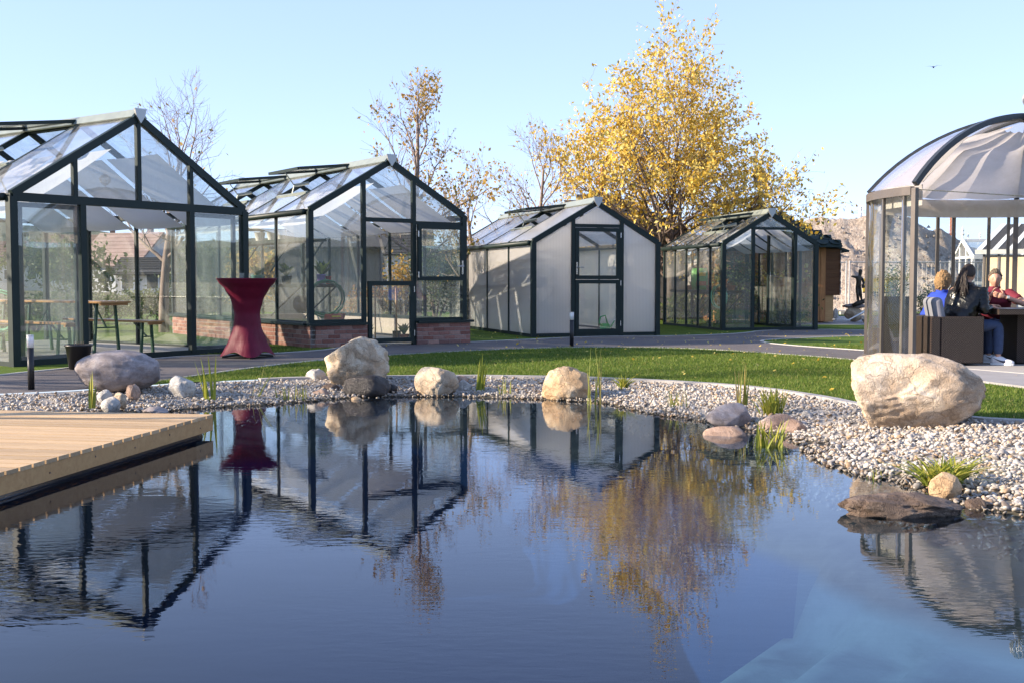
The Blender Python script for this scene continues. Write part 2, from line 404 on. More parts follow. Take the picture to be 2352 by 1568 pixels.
# wide ground beyond the garden: a ring outside the garden sheet, reaching the horizon
g = MB(); R_ = [(-16, -4), (16, -4), (16, 40), (-16, 40)]; O_ = [(-4000, -4000), (4000, -4000), (4000, 6000), (-4000, 6000)]
g.add([(x, y, .222) for x, y in R_] + [(x, y, .2) for x, y in O_], [(i, 4 + i, 4 + (i + 1) % 4, (i + 1) % 4) for i in range(4)])
m = NT('field'); v = m.coord(); n = m.noise(v, .05, 8, .65)
M['field'] = m.done(m.pbr(m.ramp(n, [(.35, (.10, .10, .045)), (.5, (.17, .15, .10)), (.65, (.12, .13, .05))]), .9, 0, None, .1))
o = g.build('ground', M['field']); tag(o, kind='structure')
for p in o.data.polygons:
    if p.normal.z < 0: p.flip()

def ribbon(poly, wd, dz, closed, h=None):
    poly = np.asarray(poly, float); k = len(poly)
    if closed: t = np.roll(poly, -1, 0) - np.roll(poly, 1, 0)
    else: t = np.gradient(poly, axis=0)
    t /= np.linalg.norm(t, axis=1)[:, None]; nr = np.c_[-t[:, 1], t[:, 0]] * wd / 2
    A = poly - nr; B = poly + nr; zc = hgt(poly) + dz
    mb = MB()
    for i in range(k if closed else k - 1):
        j = (i + 1) % k
        if h and h(A[i]): continue
        top = [(*A[i], zc[i]), (*B[i], zc[i]), (*B[j], zc[j]), (*A[j], zc[j])]
        bot = [(x, y, z - .12) for x, y, z in top]
        mb.add(top + bot, [(0, 1, 2, 3), (7, 6, 5, 4), (0, 4, 5, 1), (2, 6, 7, 3), (1, 5, 6, 2), (0, 3, 7, 4)])
    return mb
tag(ribbon(OUT, .11, .012, True, lambda q: q[0] < -3.3 and q[1] > 9).build('pond_edging', M['concrete']), kind='structure')
pe = ribbon(smooth_poly(pix(front_px, .2), 1, False)[9:], .055, .010, False)
x_ = ribbon(smooth_poly(pix(back_px, .21), 1, False), .055, .010, False); pe.add(x_.v, x_.f)
x_ = ribbon(ISL, .06, .011, True); pe.add(x_.v, x_.f)
tag(pe.build('path_edging', M['kerb']), kind='structure')

# grass blades on the lawn near the pond
def grass():
    N = 330000
    p = np.c_[RNG.uniform(-4.6, 7.5, N), RNG.uniform(9.2, 19, N)]
    px = 1176 + FPX * p[:, 0] / p[:, 1]
    dens = np.clip((13.5 / p[:, 1]) ** 2.0, .2, 1)
    ok = (px > -20) & (px < 2380) & (RNG.random(N) < dens) & ~inside(p, OUT) & (seg_d(p, OUT) > .07)
    p = p[ok]; ok = ~(inside(p, PATH) & ~inside(p, ISL)) & (seg_d(p, PATH) > .03) & (seg_d(p, ISL) > .03)
    p = p[ok]; thr = np.array(pix([(1950, 836), (2005, 849), (2430, 903), (2430, 860), (2005, 828)], .215))
    p = p[~inside(p, thr) & (np.hypot(p[:, 0] - 7.06, p[:, 1] - 15.3) > 2.26)]; n = len(p); z = hgt(p)
    a = RNG.uniform(0, 6.28, n); hh = RNG.uniform(.018, .042, n); lean = RNG.normal(0, .014, (n, 2)); wd = .0045
    base = np.c_[p, z - .004]; dx = np.c_[np.cos(a) * wd, np.sin(a) * wd, np.zeros(n)]
    V = np.stack([base - dx, base + dx, base + np.c_[lean, hh]], 1).reshape(-1, 3)
    tag(np_obj('lawn_grass', V, np.arange(3 * n).reshape(-1, 3), M['grass']), 'short green grass blades of the lawn beside the pond', 'grass', kind='stuff')
grass()

# the basin / gravel bank
def basin():
    xs, ys = np.meshgrid(np.arange(-8, 6.2, .13), np.arange(.5, 14.2, .13)); p = np.c_[xs.ravel(), ys.ravel()]
    p = p[inside(p, OUT) & (seg_d(p, OUT) > .08)]
    l0 = (p[:, 0] - 1.03) - (p[:, 1] - 5.72) * .695; nr_ = np.zeros(len(p), bool)
    for a_ in (.05, .59, 1.19): nr_ |= (np.abs(l0 - a_) < .09) & (p[:, 1] < 7.4) & (p[:, 1] > 2.8)
    p = p[~nr_]
    extra = []; EE = []
    for off in (0, .10, .55, .63, 1.15, 1.23):
        ys_ = np.arange(2.9, 7.35, .15); q = np.c_[1.03 + off + (ys_ - 5.72) * .695, ys_]; q = q[inside(q, WAT) & (seg_d(q, WAT) > 1.0)]
        b0 = len(p) + len(OUT) + len(extra); extra += [tuple(t) for t in q]; EE += [(b0 + i, b0 + i + 1) for i in range(len(q) - 1)]
    ln_ = (p[:, 0] - 1.03) - (p[:, 1] - 5.72) * .695
    V = [Vector(q) for q in np.vstack([p, OUT, np.array(extra)])]; n = len(p); k = len(OUT)
    rv, re, rf, *_ = delaunay_2d_cdt(V, [(n + i, n + (i + 1) % k) for i in range(k)] + EE, [], 0, 1e-4)
    rv = np.array([tuple(v) for v in rv]); rf = np.array([tuple(t) for t in rf]); rf = rf[inside(rv[rf].mean(1), OUT)]
    z = bed(rv); V3 = np.c_[rv, z]
    a, b, c = V3[rf[:, 0]], V3[rf[:, 1]], V3[rf[:, 2]]; fl = np.cross(b - a, c - a)[:, 2] < 0; rf[fl] = rf[fl][:, ::-1]
    m = NT('pond_bed'); g = m.n('NewGeometry'); sp = m.n('SeparateXYZ'); m.l(g.outputs['Position'], sp.inputs[0])
    v = m.coord(); n = m.noise(v, 1.6, 6, .6, .5)
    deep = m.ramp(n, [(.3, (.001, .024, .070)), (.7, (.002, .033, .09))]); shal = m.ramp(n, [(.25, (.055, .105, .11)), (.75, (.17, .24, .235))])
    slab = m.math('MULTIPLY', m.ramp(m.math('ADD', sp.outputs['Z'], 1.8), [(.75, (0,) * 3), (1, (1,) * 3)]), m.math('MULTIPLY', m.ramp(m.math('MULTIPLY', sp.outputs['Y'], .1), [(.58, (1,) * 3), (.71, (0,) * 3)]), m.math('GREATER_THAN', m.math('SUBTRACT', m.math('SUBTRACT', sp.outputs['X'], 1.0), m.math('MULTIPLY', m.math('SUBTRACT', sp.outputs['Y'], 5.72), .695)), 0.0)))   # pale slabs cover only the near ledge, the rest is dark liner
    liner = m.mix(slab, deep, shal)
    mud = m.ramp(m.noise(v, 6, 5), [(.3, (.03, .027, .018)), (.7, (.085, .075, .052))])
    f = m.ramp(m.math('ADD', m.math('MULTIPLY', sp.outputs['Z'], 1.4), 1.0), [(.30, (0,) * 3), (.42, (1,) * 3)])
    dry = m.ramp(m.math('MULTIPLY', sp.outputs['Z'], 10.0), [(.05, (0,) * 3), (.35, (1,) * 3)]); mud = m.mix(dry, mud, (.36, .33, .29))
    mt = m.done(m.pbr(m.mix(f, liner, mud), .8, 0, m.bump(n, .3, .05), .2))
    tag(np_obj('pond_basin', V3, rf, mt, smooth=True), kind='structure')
basin()

# water surface
def water():
    m = NT('pond_water'); c = m.n('TexCoord').outputs['Object']
    mp = m.n('Mapping'); m.l(c, mp.inputs[0]); mp.inputs['Scale'].default_value = (1.0, 2.6, 1)
    n1 = m.noise(mp.outputs[0], 8.0, 2, .5, .4); n2 = m.noise(mp.outputs[0], 1.5, 2, .5)
    big = m.ramp(m.noise(c, .45, 2, .5), [(.40, (.12,) * 3), (.62, (1,) * 3)])
    h = m.math('ADD', m.math('MULTIPLY', n1, big), m.math('MULTIPLY', n2, .8))
    nr = m.bump(h, .036, .022)
    fr = m.schlick(.026, nr)
    return m.done(m.mixs(fr, m.transp((.42, .56, .73)), m.glossy(0, (.97, .98, 1), nr)))
M['water'] = water()
pts = [Vector((x, y)) for x, y in OUT]; k = len(pts)
rv, re, rf, *_ = delaunay_2d_cdt(pts, [(i, (i + 1) % k) for i in range(k)], [], 0, 1e-4)
rva = np.array([tuple(v) for v in rv]); rfa = np.array([tuple(t) for t in rf]); rfa = rfa[inside(rva[rfa].mean(1), OUT)]
V3 = np.c_[rva, np.zeros(len(rva))]; a, b, c = V3[rfa[:, 0]], V3[rfa[:, 1]], V3[rfa[:, 2]]
fl = np.cross(b - a, c - a)[:, 2] < 0; rfa[fl] = rfa[fl][:, ::-1]
tag(np_obj('pond_water', V3, rfa, M['water']), kind='structure')

# pebbles of the bank
def pebbles():
    def ico(sub):
        bm = bmesh.new(); bmesh.ops.create_icosphere(bm, subdivisions=sub, radius=1); bm.verts.ensure_lookup_table()
        v = np.array([x.co[:] for x in bm.verts]); f = np.array([[q.index for q in t.verts] for t in bm.faces]); bm.free(); return v, f
    N = 90000
    p = np.c_[RNG.uniform(-7.5, 5.4, N), RNG.uniform(4.5, 14.2, N)]
    px = 1176 + FPX * p[:, 0] / p[:, 1]
    ok = (px > -60) & (px < 2420) & inside(p, OUT); p = p[ok]
    dw = seg_d(p, WAT); iw = inside(p, WAT); do = seg_d(p, OUT)
    p = p[((~iw) | (dw < .30)) & (do > .07)]
    # thin out by a coarse poisson grid
    cell = .0205; keys = {}; keep = []
    for i, (x, y) in enumerate(p):
        s = 1.0 if y < 9.6 else 1.0
        k = (int(x / (cell * s)), int(y / (cell * s)))
        if k in keys: continue
        keys[k] = 1; keep.append(i)
    p = p[keep]; n = len(p); z = bed(p)
    big = RNG.random(n)
    r = .0108 + .0125 * big ** 3
    sx = r * RNG.uniform(1.0, 1.5, n); sy = r * RNG.uniform(.85, 1.15, n); sz = r * RNG.uniform(.55, .85, n)
    a = RNG.uniform(0, 6.28, n); ti = RNG.normal(0, .35, (n, 2)); lift = RNG.uniform(-.004, .018, n)
    near = p[:, 1] < 10.2
    for nm, mask, sub in (('n', near, 2), ('f', ~near, 1)):
        pass
    Vs = []; Fs = []; off = 0
    for mask, sub in ((near, 2), (~near, 1)):
        uv, uf = ico(sub); idx = np.where(mask)[0]
        if sub == 2 and len(idx) == 0: continue
        P_ = uv[None] * np.stack([sx, sy, sz], 1)[idx][:, None]
        P_ = P_ * (1 + .13 * np.sin(uv[None, :, 0] * 3 + a[idx][:, None] * 7))[..., None]
        ca, sa = np.cos(a[idx])[:, None], np.sin(a[idx])[:, None]
        X = P_[..., 0] * ca - P_[..., 1] * sa; Y = P_[..., 0] * sa + P_[..., 1] * ca
        Z = P_[..., 2] + X * ti[idx, 0][:, None] + Y * ti[idx, 1][:, None]
        W = np.stack([X + p[idx, 0][:, None], Y + p[idx, 1][:, None], Z + (z + lift)[idx][:, None] + .004], -1)
        k = len(uv); F = uf[None] + (np.arange(len(idx)) * k)[:, None, None] + off
        Vs.append(W.reshape(-1, 3)); Fs.append(F.reshape(-1, 3)); off += len(idx) * k
    print('pebbles', n, sum(len(f) for f in Fs))
    tag(np_obj('gravel', np.vstack(Vs), np.vstack(Fs), M['pebbles'], smooth=True), 'pale rounded pebbles covering the pond bank', 'gravel', kind='stuff')
pebbles()

def fallen():
    N = 900
    p = np.c_[RNG.uniform(-3, 9, N), RNG.uniform(9.5, 24, N)]
    p = p[~inside(p, OUT)]; k = RNG.random(len(p)) < np.clip(1.1 - np.abs(p[:, 0] - 3.5) / 6 - np.maximum(0, 18 - p[:, 1]) / 9, .06, .8); p = p[k]; n = len(p); z = hgt(p) + .012 + .012 * RNG.random(n)
    a = RNG.uniform(0, 6.28, n); s_ = RNG.uniform(.012, .032, n); c, q = np.cos(a) * s_, np.sin(a) * s_; t = RNG.normal(0, .35, (n, 2)) * s_[:, None]
    V = np.stack([np.c_[p[:, 0] + c, p[:, 1] + q, z + t[:, 0]], np.c_[p[:, 0] - q * .6, p[:, 1] + c * .6, z + t[:, 1]], np.c_[p[:, 0] - c, p[:, 1] - q, z - t[:, 0]], np.c_[p[:, 0] + q * .6, p[:, 1] - c * .6, z - t[:, 1]]], 1)
    tag(np_obj('fallen_leaves', V.reshape(-1, 3), np.arange(4 * n).reshape(-1, 4), M['yellow']), 'scattered fallen yellow leaves on lawn and path', 'leaves', kind='stuff')
fallen()

# ------------------------------------------------------------------ greenhouses
M['brick'] = None
m = NT('brick'); r = m.n('ObjectInfo').outputs['Random']; v = m.coord(); n = m.noise(v, 22, 5, .7)
c = m.ramp(r, [(0, (.20, .085, .065)), (.3, (.30, .15, .115)), (.55, (.26, .12, .095)), (.8, (.38, .23, .18)), (1, (.16, .085, .075))])
c = m.mix(.45, c, m.ramp(n, [(.3, (.25,) * 3), (.7, (.85,) * 3)]), 'OVERLAY')
M['brick'] = m.done(m.pbr(c, .85, 0, m.bump(n, .5, .01), .2))
M['mortar'] = mat_simple('mortar', (.36, .32, .29), .9, 0, .15, 20, .3)
m = NT('shade_cloth'); v = m.coord((1, 1, 1)); wv = m.noise(v, 3, 3)
d = m.n('BsdfDiffuse'); d.inputs[0].default_value = (.80, .81, .84, 1); t = m.n('BsdfTranslucent'); t.inputs[0].default_value = (.78, .80, .84, 1)
M['shade'] = m.done(m.mixs(.40, d.outputs[0], t.outputs[0]))
BRICK = MB().box((0, 0, 0), (.212, .10, .062)).mesh('brick', M['brick'])
BRICKH = MB().box((0, 0, 0), (.10, .10, .062)).mesh('brick', M['brick'])

class GH:
    def __init__(s, name, label, ox, oy, th, w, L, he, hr, b, bay, pane, vents=(), plinth=0., pw=.07, side_sub=1, group='greenhouses along the path'):
        s.w, s.L, s.he, s.hr, s.bay, s.pane, s.pl, s.pw = w, L, he - b, hr - b, bay, pane, plinth, pw
        s.root = empty(name, (ox, oy, b), math.pi / 2 - th, label, 'greenhouse', group)
        F = M['frame']; r = s.root; he, hr = s.he, s.hr; h2 = w / 2
        sl = Vector((h2, 0, hr - he)); s.slope = math.atan2(hr - he, h2); nL = Vector((-(hr - he), 0, h2)).normalized(); nR = Vector((hr - he, 0, h2)).normalized()
        nb = round(L / bay)
        # sides
        for k in range(nb * side_sub + 1):
            t = k * bay / side_sub; main = (k == 0 or k == nb * side_sub); ww = pw if main else pw * .62
            for sx in (0, w):
                if main and t == 0: s.post((sx, 0, plinth), (sx, 0, he), pw * 1.25)
                else: s.post((sx, t, plinth), (sx, t, he), ww)
            if k:
                t0 = t - bay / side_sub
                for sx in (0, w):
                    s.quad([(sx, t0 + .01, plinth + .05), (sx, t - .01, plinth + .05), (sx, t - .01, he - .03), (sx, t0 + .01, he - .03)], (1, 0, 0))
        for sx in (0, w):
            MB().bar((sx, -.02, he), (sx, L + .02, he), .055, .085).build('eave_beam', F, r)
            MB().bar((sx, -.02, plinth + .03), (sx, L + .02, plinth + .03), .05, .06).build('base_rail', F, r)
            sg = -1 if sx == 0 else 1
            # half-round gutter
            g = MB().tube([(sx + sg * .075, .05, he - .005), (sx + sg * .075, L, he - .005)], .05, 10); g.build('gutter', M['frame'], r, True)
        # roof
        for k in range(nb + 1):
            t = k * bay
            for sx, nn in ((0, nL), (w, nR)):
                ends = (k == 0 or k == nb)
                MB().bar((sx, t, he + .03), (h2, t, hr + .01), .06 if not ends else pw, .075 if not ends else .10, nn).build('rafter', F, r)
        s.vents = vents
        for k in range(nb):
            t0, t1 = k * bay + .035, (k + 1) * bay - .035
            for sd, (sx, nn) in enumerate(((0, nL), (w, nR))):
                q0 = Vector((sx, 0, he + .06)); q1 = Vector((h2 - (.05 if sx == 0 else -.05), 0, hr + .02))
                if sd == 0 and k in vents:
                    qm = q0.lerp(q1, .42)
                    s.quad([(q0.x, t0, q0.z), (q0.x, t1, q0.z), (qm.x, t1, qm.z), (qm.x, t0, qm.z)], nn, 'roof_pane', M['glass_roof'] if pane != 'poly' else M['poly'])
                    MB().bar((qm.x, t0, qm.z), (qm.x, t1, qm.z), .05, .05, nn).build('vent_sill', M['greenalu'], r)
                    s.vent(t0, t1, qm, q1, nn)
                else:
                    s.quad([(q0.x, t0, q0.z), (q0.x, t1, q0.z), (q1.x, t1, q1.z), (q1.x, t0, q1.z)], nn, 'roof_pane', M['glass_roof'] if pane != 'poly' else M['poly'])
        MB().bar((h2, -.03, hr + .03), (h2, L + .03, hr + .03), .11, .10).build('ridge_beam', F, r)
        rc = MB(); 
        prof = [(-.13, -.035), (-.02, .085), (.02, .085), (.13, -.035), (.11, -.05), (0, .05), (-.11, -.05)]
        vs = [(h2 + a, y, hr + .04 + c) for y in (-.05, L + .05) for a, c in prof]; k = len(prof)
        rc.add(vs, [tuple(range(k)), tuple(range(2 * k - 1, k - 1, -1))] + [(i, i + k, (i + 1) % k + k, (i + 1) % k) for i in range(k)])
        rc.build('ridge_cap', M['greenalu'], r)
        MB().slab([(h2 - .10, -.07, hr + .125), (h2 + .10, -.07, hr + .125), (h2 + .07, -.07, hr + .02), (h2, -.07, hr - .08), (h2 - .07, -.07, hr + .02)], .03).build('ridge_end_cap', M['alu'], r)
        # back gable
        for fr in (0, .33, .67, 1):
            s.post((w * fr, L, plinth), (w * fr, L, s.zr(w * fr)), pw * .7)
        MB().bar((0, L, he), (w, L, he), .06, .07).build('back_beam', F, r)
        for i in range(3):
            a, b_ = w * (0, .33, .67)[i] + .03, w * (.33, .67, 1)[i] - .03
            s.quad([(a, L, plinth + .05), (b_, L, plinth + .05), (b_, L, he - .03), (a, L, he - .03)], (0, 1, 0))
        s.quad([(.05, L, he + .03), (w - .05, L, he + .03), (h2, L, hr - .03)], (0, 1, 0))
    def zr(s, x): return s.he + (s.hr - s.he) * (1 - abs(x - s.w / 2) / (s.w / 2))
    def post(s, p, q, wd, name='post'): MB().bar(p, q, wd, wd, (0, 1, 0)).build(name, M['frame'], s.root)
    def quad(s, pts, n, name='pane', mat=None):
        return MB().slab(pts, .006, n).build(name, mat or M[s.pane], s.root)
    def vent(s, t0, t1, qm, q1, nn):
        # a roof window hinged at the ridge and propped open
        ang = math.radians(24); ax = Vector((0, 1, 0)); ln = (q1 - qm).length
        d = (qm - q1).normalized(); R = Matrix.Rotation(ang, 3, 'Y'); d2 = R @ d; n2 = R @ Vector(nn)
        if n2.dot(Vector((-1, 0, 0))) > Vector(nn).dot(Vector((-1, 0, 0))): pass
        o = Vector(q1) + Vector(nn) * .045
        e = o + d2 * ln
        fr = MB()
        for a, b in (((o.x, t0, o.z), (e.x, t0, e.z)), ((o.x, t1, o.z), (e.x, t1, e.z)), ((e.x, t0, e.z), (e.x, t1, e.z)), ((o.x, t0, o.z), (o.x, t1, o.z))):
            fr.bar(a, b, .055, .05, n2)
        f = fr.build('roof_window', M['frame'], s.root)
        MB().slab([(o.x, t0, o.z), (o.x, t1, o.z), (e.x, t1, e.z), (e.x, t0, e.z)], .006, n2).build('pane', M['glass_roof'] if s.pane != 'poly' else M['poly'], f)
        tm = (t0 + t1) / 2; k = MB(); a = Vector((qm.x, tm, qm.z)); b = Vector((e.x, tm, e.z)); kn = (a + b) / 2 + Vector((.12, 0, -.04))
        k.tube([a, kn], .011, 6); k.tube([kn, b], .011, 6); k.tube([kn, kn + Vector((.28, 0, .06))], .03, 8)
        k.build('opener_arm', M['greenalu'], f)
    def bar(s, a, b, wd=.06, name='mullion', t=0., dp=None):
        MB().bar((a[0], t, a[1]), (b[0], t, b[1]), wd, dp or wd, (0, 1, 0)).build(name, M['frame'], s.root)
    def pane_f(s, pts, t=0., mat=None, name='pane'):
        return s.quad([(x, t, z) for x, z in pts], (0, 1, 0), name, mat)
    def leaf(s, s0, s1, z0, z1, t=-.03, bw=.07, mat='glass', handle=None, name='door', M4=None, hinges=None):
        fr = MB()
        for a, b in (((s0, z0), (s1, z0)), ((s0, z1), (s1, z1))): fr.bar((a[0], t, a[1] + (bw / 2 if a[1] == z0 else -bw / 2)), (b[0], t, b[1] + (bw / 2 if a[1] == z0 else -bw / 2)), bw, .045, (0, 1, 0))
        for x in (s0 + bw / 2, s1 - bw / 2): fr.bar((x, t, z0 + bw), (x, t, z1 - bw), bw, .0452, (0, 1, 0))
        f = fr.build(name, M['frame'], s.root)
        MB().slab([(s0 + bw, t, z0 + bw), (s1 - bw, t, z0 + bw), (s1 - bw, t, z1 - bw), (s0 + bw, t, z1 - bw)], .006, (0, 1, 0)).build('pane', M[mat], f)
        if handle:
            hx, hz, dr = handle; k = MB().box((hx, t - .028, hz), (.035, .012, .24)); k.tube([(hx, t - .03, hz + .02), (hx, t - .075, hz + .02), (hx + dr * .13, t - .075, hz + .02)], .010, 8)
            k.build('handle', M['steel'], f)
        for hx, hz in (hinges or ()): MB().tube([(hx, t - .03, hz - .05), (hx, t - .03, hz + .05)], .012, 8).build('hinge', M['steel'], f)
        return f
    def shades(s, lo=.06, hi=.80, drop=.20):
        """rolled white shade cloths hung under both roof slopes, one per bay"""
        h2 = s.w / 2
        for k in range(round(s.L / s.bay)):
            t0, t1 = k * s.bay + .06, (k + 1) * s.bay - .06
            for sd in (0, 1):
                if sd == 0 and k in s.vents: hi_ = hi
                a = Vector((0, 0, s.he)).lerp(Vector((h2, 0, s.hr)), lo); b = Vector((0, 0, s.he)).lerp(Vector((h2, 0, s.hr)), hi)
                rows = []; N = 8
                for i in range(N + 1):
                    q = a.lerp(b, i / N); sag = -.03 * math.sin(math.pi * i / N)
                    x = q.x if sd == 0 else s.w - q.x
                    rows += [(x, t0, q.z - drop + sag), (x, (t0 + t1) / 2, q.z - drop + sag - .015), (x, t1, q.z - drop + sag)]
                mb = MB().add(rows, [(3 * i + j, 3 * i + 3 + j, 3 * i + 4 + j, 3 * i + 1 + j) for i in range(N) for j in (0, 1)])
                mb.build('shade_cloth', M['shade'], s.root, True)

# --- first greenhouse: large, with the open sliding door
g1 = GH('greenhouse', 'largest glass greenhouse with open sliding doors and beer tables inside', -6.348, 14.238, .614, 3.81, 5.32, 2.383, 3.591, .223, 1.33, 'glass', vents=(1, 3), pw=.085)
w_ = g1.w; H = g1.he
g1.bar((0, H), (w_, H), .11, 'front_beam', dp=.09)
g1.bar((0, .04), (w_, .04), .08, 'front_threshold', dp=.06)
for x in (.90, 1.905, 2.805): g1.bar((x, H + .05), (x, g1.zr(x) - .02), .065)
for x in (1.0, 2.80): g1.bar((x, .04), (x, H - .05), .085, 'door_post')
g1.pane_f([(.06, .08), (.96, .08), (.96, H - .05), (.06, H - .05)]); g1.pane_f([(2.84, .08), (w_ - .06, .08), (w_ - .06, H - .05), (2.84, H - .05)])
g1.leaf(.12, 1.0, .06, H - .06, .08, .06, name='sliding_door'); g1.leaf(2.82, 3.70, .06, H - .06, .08, .06, name='sliding_door')
xs = [.05, .87, .935, 1.87, 1.94, 2.77, 2.84, w_ - .05]
g1.pane_f([(xs[0], H + .06), (xs[1], H + .06), (xs[1], g1.zr(xs[1]) - .05)]); g1.pane_f([(xs[6], H + .06), (xs[7], H + .06), (xs[6], g1.zr(xs[6]) - .05)])
g1.pane_f([(xs[2], H + .06), (xs[3], H + .06), (xs[3], g1.zr(xs[3]) - .05), (xs[2], g1.zr(xs[2]) - .05)])
g1.pane_f([(xs[4], H + .06), (xs[5], H + .06), (xs[5], g1.zr(xs[5]) - .05), (xs[4], g1.zr(xs[4]) - .05)])
g1.shades(.02, .80, .22)
MB().box((w_ / 2, g1.L / 2, .015), (w_ - .1, g1.L - .1, .03)).build('floor_slab', M['concrete'], g1.root)

# --- second greenhouse: on a brick plinth
g2 = GH('greenhouse', 'glass greenhouse standing on a low brick plinth with stable door', -3.283, 18.203, .951, 2.971, 6.65, 2.443, 3.327, .226, 1.33, 'glass', vents=(1, 3), plinth=.37, pw=.075)
w_ = g2.w; H = g2.he
def bricks():
    r = g2.root; runs = []
    z0 = .034
    def run(p, q, axis):
        ln = (Vector(q) - Vector(p)).length; d = (Vector(q) - Vector(p)).normalized()
        core = MB(); mid = (Vector(p) + Vector(q)) / 2
        sz = (ln, .085, .36) if axis == 'x' else (.085, ln, .36)
        core.box((mid.x, mid.y, .18), sz).build('mortar_core', M['mortar'], r)
        for c in range(5):
            z = z0 + c * .072 + .0; x = .0 if c % 2 == 0 else -.11
            while x < ln - .03:
                a, b = max(x, 0), min(x + .212, ln)
                if b - a > .05:
                    half = (b - a) < .15
                    ctr = Vector(p) + d * ((a + b) / 2) + Vector((0, 0, z))
                    off = Vector((0, -1, 0)) if axis == 'x' else Vector((-1, 0, 0))
                    ctr += off * random.uniform(-.002, .003)
                    o = link_mesh('brick', BRICKH if half else BRICK, r, ctr, (0, 0, 0 if axis == 'x' else math.pi / 2), ((b - a) / (.10 if half else .212), 1, 1))
                x += .222
    run((.055, -.03, 0), (1.0, -.03, 0), 'x'); run((1.97, -.03, 0), (w_ + .09, -.03, 0), 'x')
    run((-.0, -.08, 0), (-.0, g2.L - .03, 0), 'y'); run((w_ + .04, .03, 0), (w_ + .04, 1.6, 0), 'y')
    MB().box((w_ + .04, (1.6 + g2.L) / 2, .18), (.10, g2.L - 1.6, .36)).build('plinth_wall', M['mortar'], r)
    MB().box((w_ / 2, g2.L, .18), (w_ - .1, .10, .36)).build('plinth_wall', M['mortar'], r)
    for a, b in (((-.08, -.05), (1.0, -.05)), ((1.97, -.05), (w_ + .14, -.05))):
        MB().box(((a[0] + b[0]) / 2, -.05, .385), (b[0] - a[0], .17, .04)).build('sill', M['frame'], r)
    MB().box((-.04, g2.L / 2 + .04, .386), (.15, g2.L, .04)).build('sill', M['frame'], r)
bricks()
g2.pane_f([(.06, .42), (.94, .42), (.94, g2.zr(.94) - .06), (.06, g2.zr(.06) - .03)])
g2.bar((.976, .0), (.976, g2.zr(.976) - .02), .07); g2.bar((1.945, 0), (1.945, g2.zr(1.945) - .02), .07)
g2.bar((1.0, 2.12), (1.92, 2.12), .07, 'transom'); g2.bar((1.98, 2.09), (w_, 2.09), .06, 'transom'); g2.bar((0, .43), (.95, .43), .05, 'bottom_rail'); g2.bar((1.98, .43), (w_, .43), .05, 'bottom_rail')
g2.pane_f([(1.01, 2.16), (1.91, 2.16), (1.91, g2.zr(1.91) - .06), (w_ / 2, g2.hr - .07), (1.01, g2.zr(1.01) - .06)])
g2.pane_f([(1.98, 2.12), (w_ - .05, 2.12), (w_ - .05, g2.zr(w_ - .05) - .03), (1.98, g2.zr(1.98) - .06)])
g2.pane_f([(1.98, .46), (w_ - .05, .46), (w_ - .05, 2.06), (1.98, 2.06)])
g2.leaf(1.03, 1.915, .05, 1.09, -.04, .075, hinges=((1.915, .95), (1.915, .2)), name='lower_door')
g2.leaf(1.985, 2.93, 1.10, 2.06, -.075, .07, handle=(2.885, 1.33, -1), hinges=((1.985, 1.9), (1.985, 1.2)), name='upper_door')
g2.shades(.02, .82, .20)

# --- third greenhouse: twin-wall polycarbonate
g3 = GH('greenhouse', 'translucent polycarbonate greenhouse with closed two part glass door', .415, 21.776, 1.243, 2.666, 5.9, 2.063, 2.85, .227, 1.475, 'poly', vents=(1,), pw=.075)
w_ = g3.w; H = g3.he
for x in (.825, 1.868): g3.bar((x, .0), (x, g3.zr(x) - .02), .075)
g3.bar((.86, 2.18), (1.83, 2.18), .065, 'transom'); g3.bar((0, .04), (w_, .04), .06, 'base_rail')
g3.pane_f([(.05, .07), (.79, .07), (.79, g3.zr(.79) - .06), (.05, g3.zr(.05) - .03)]); g3.pane_f([(1.91, .07), (w_ - .05, .07), (w_ - .05, g3.zr(w_ - .05) - .03), (1.91, g3.zr(1.91) - .06)])
g3.pane_f([(.86, 2.21), (1.83, 2.21), (1.83, g3.zr(1.83) - .07), (w_ / 2, g3.hr - .08), (.86, g3.zr(.86) - .07)])
g3.leaf(.87, 1.825, .07, 1.115, -.02, .075, 'glass', None, 'lower_door', hinges=((1.835, .25), (1.835, 1.05)))
g3.leaf(.87, 1.825, 1.125, 2.14, -.02, .075, 'glass', (.895, 1.34, 1), 'upper_door', hinges=((1.835, 2.0),))

# --- fourth greenhouse: small glass one with the door ajar
g4 = GH('greenhouse', 'smallest clear glass greenhouse with door ajar beside the wooden shed', 4.675, 24.765, 1.349, 2.232, 3.65, 2.13, 2.81, .22, .73, 'glass', vents=(1, 2), pw=.075)
w_ = g4.w; H = g4.he
for x in (.703, 1.721): g4.bar((x, .0), (x, g4.zr(x) - .02), .07)
g4.bar((.74, 2.27), (1.69, 2.27), .06, 'transom'); g4.bar((0, .04), (w_, .04), .06, 'base_rail')
g4.pane_f([(.05, .07), (.67, .07), (.67, g4.zr(.67) - .06), (.05, g4.zr(.05) - .03)]); g4.pane_f([(1.76, .07), (w_ - .05, .07), (w_ - .05, g4.zr(w_ - .05) - .03), (1.76, g4.zr(1.76) - .06)])
g4.pane_f([(.74, 2.30), (1.69, 2.30), (1.69, g4.zr(1.69) - .06), (w_ / 2, g4.hr - .08), (.74, g4.zr(.74) - .06)])
dl = g4.leaf(0, .95, .06, 2.23, 0, .065, 'glass', (.90, 1.2, -1), 'door')
dl.location = (1.70, .0, 0); dl.rotation_euler = (0, 0, math.radians(180 - 78))
g4.shades(.10, .85, .18)

def G(gh, s, t, z=0): return mw(gh.root) @ Vector((s, t, z))
def grz(gh): return gh.root.rotation_euler.z

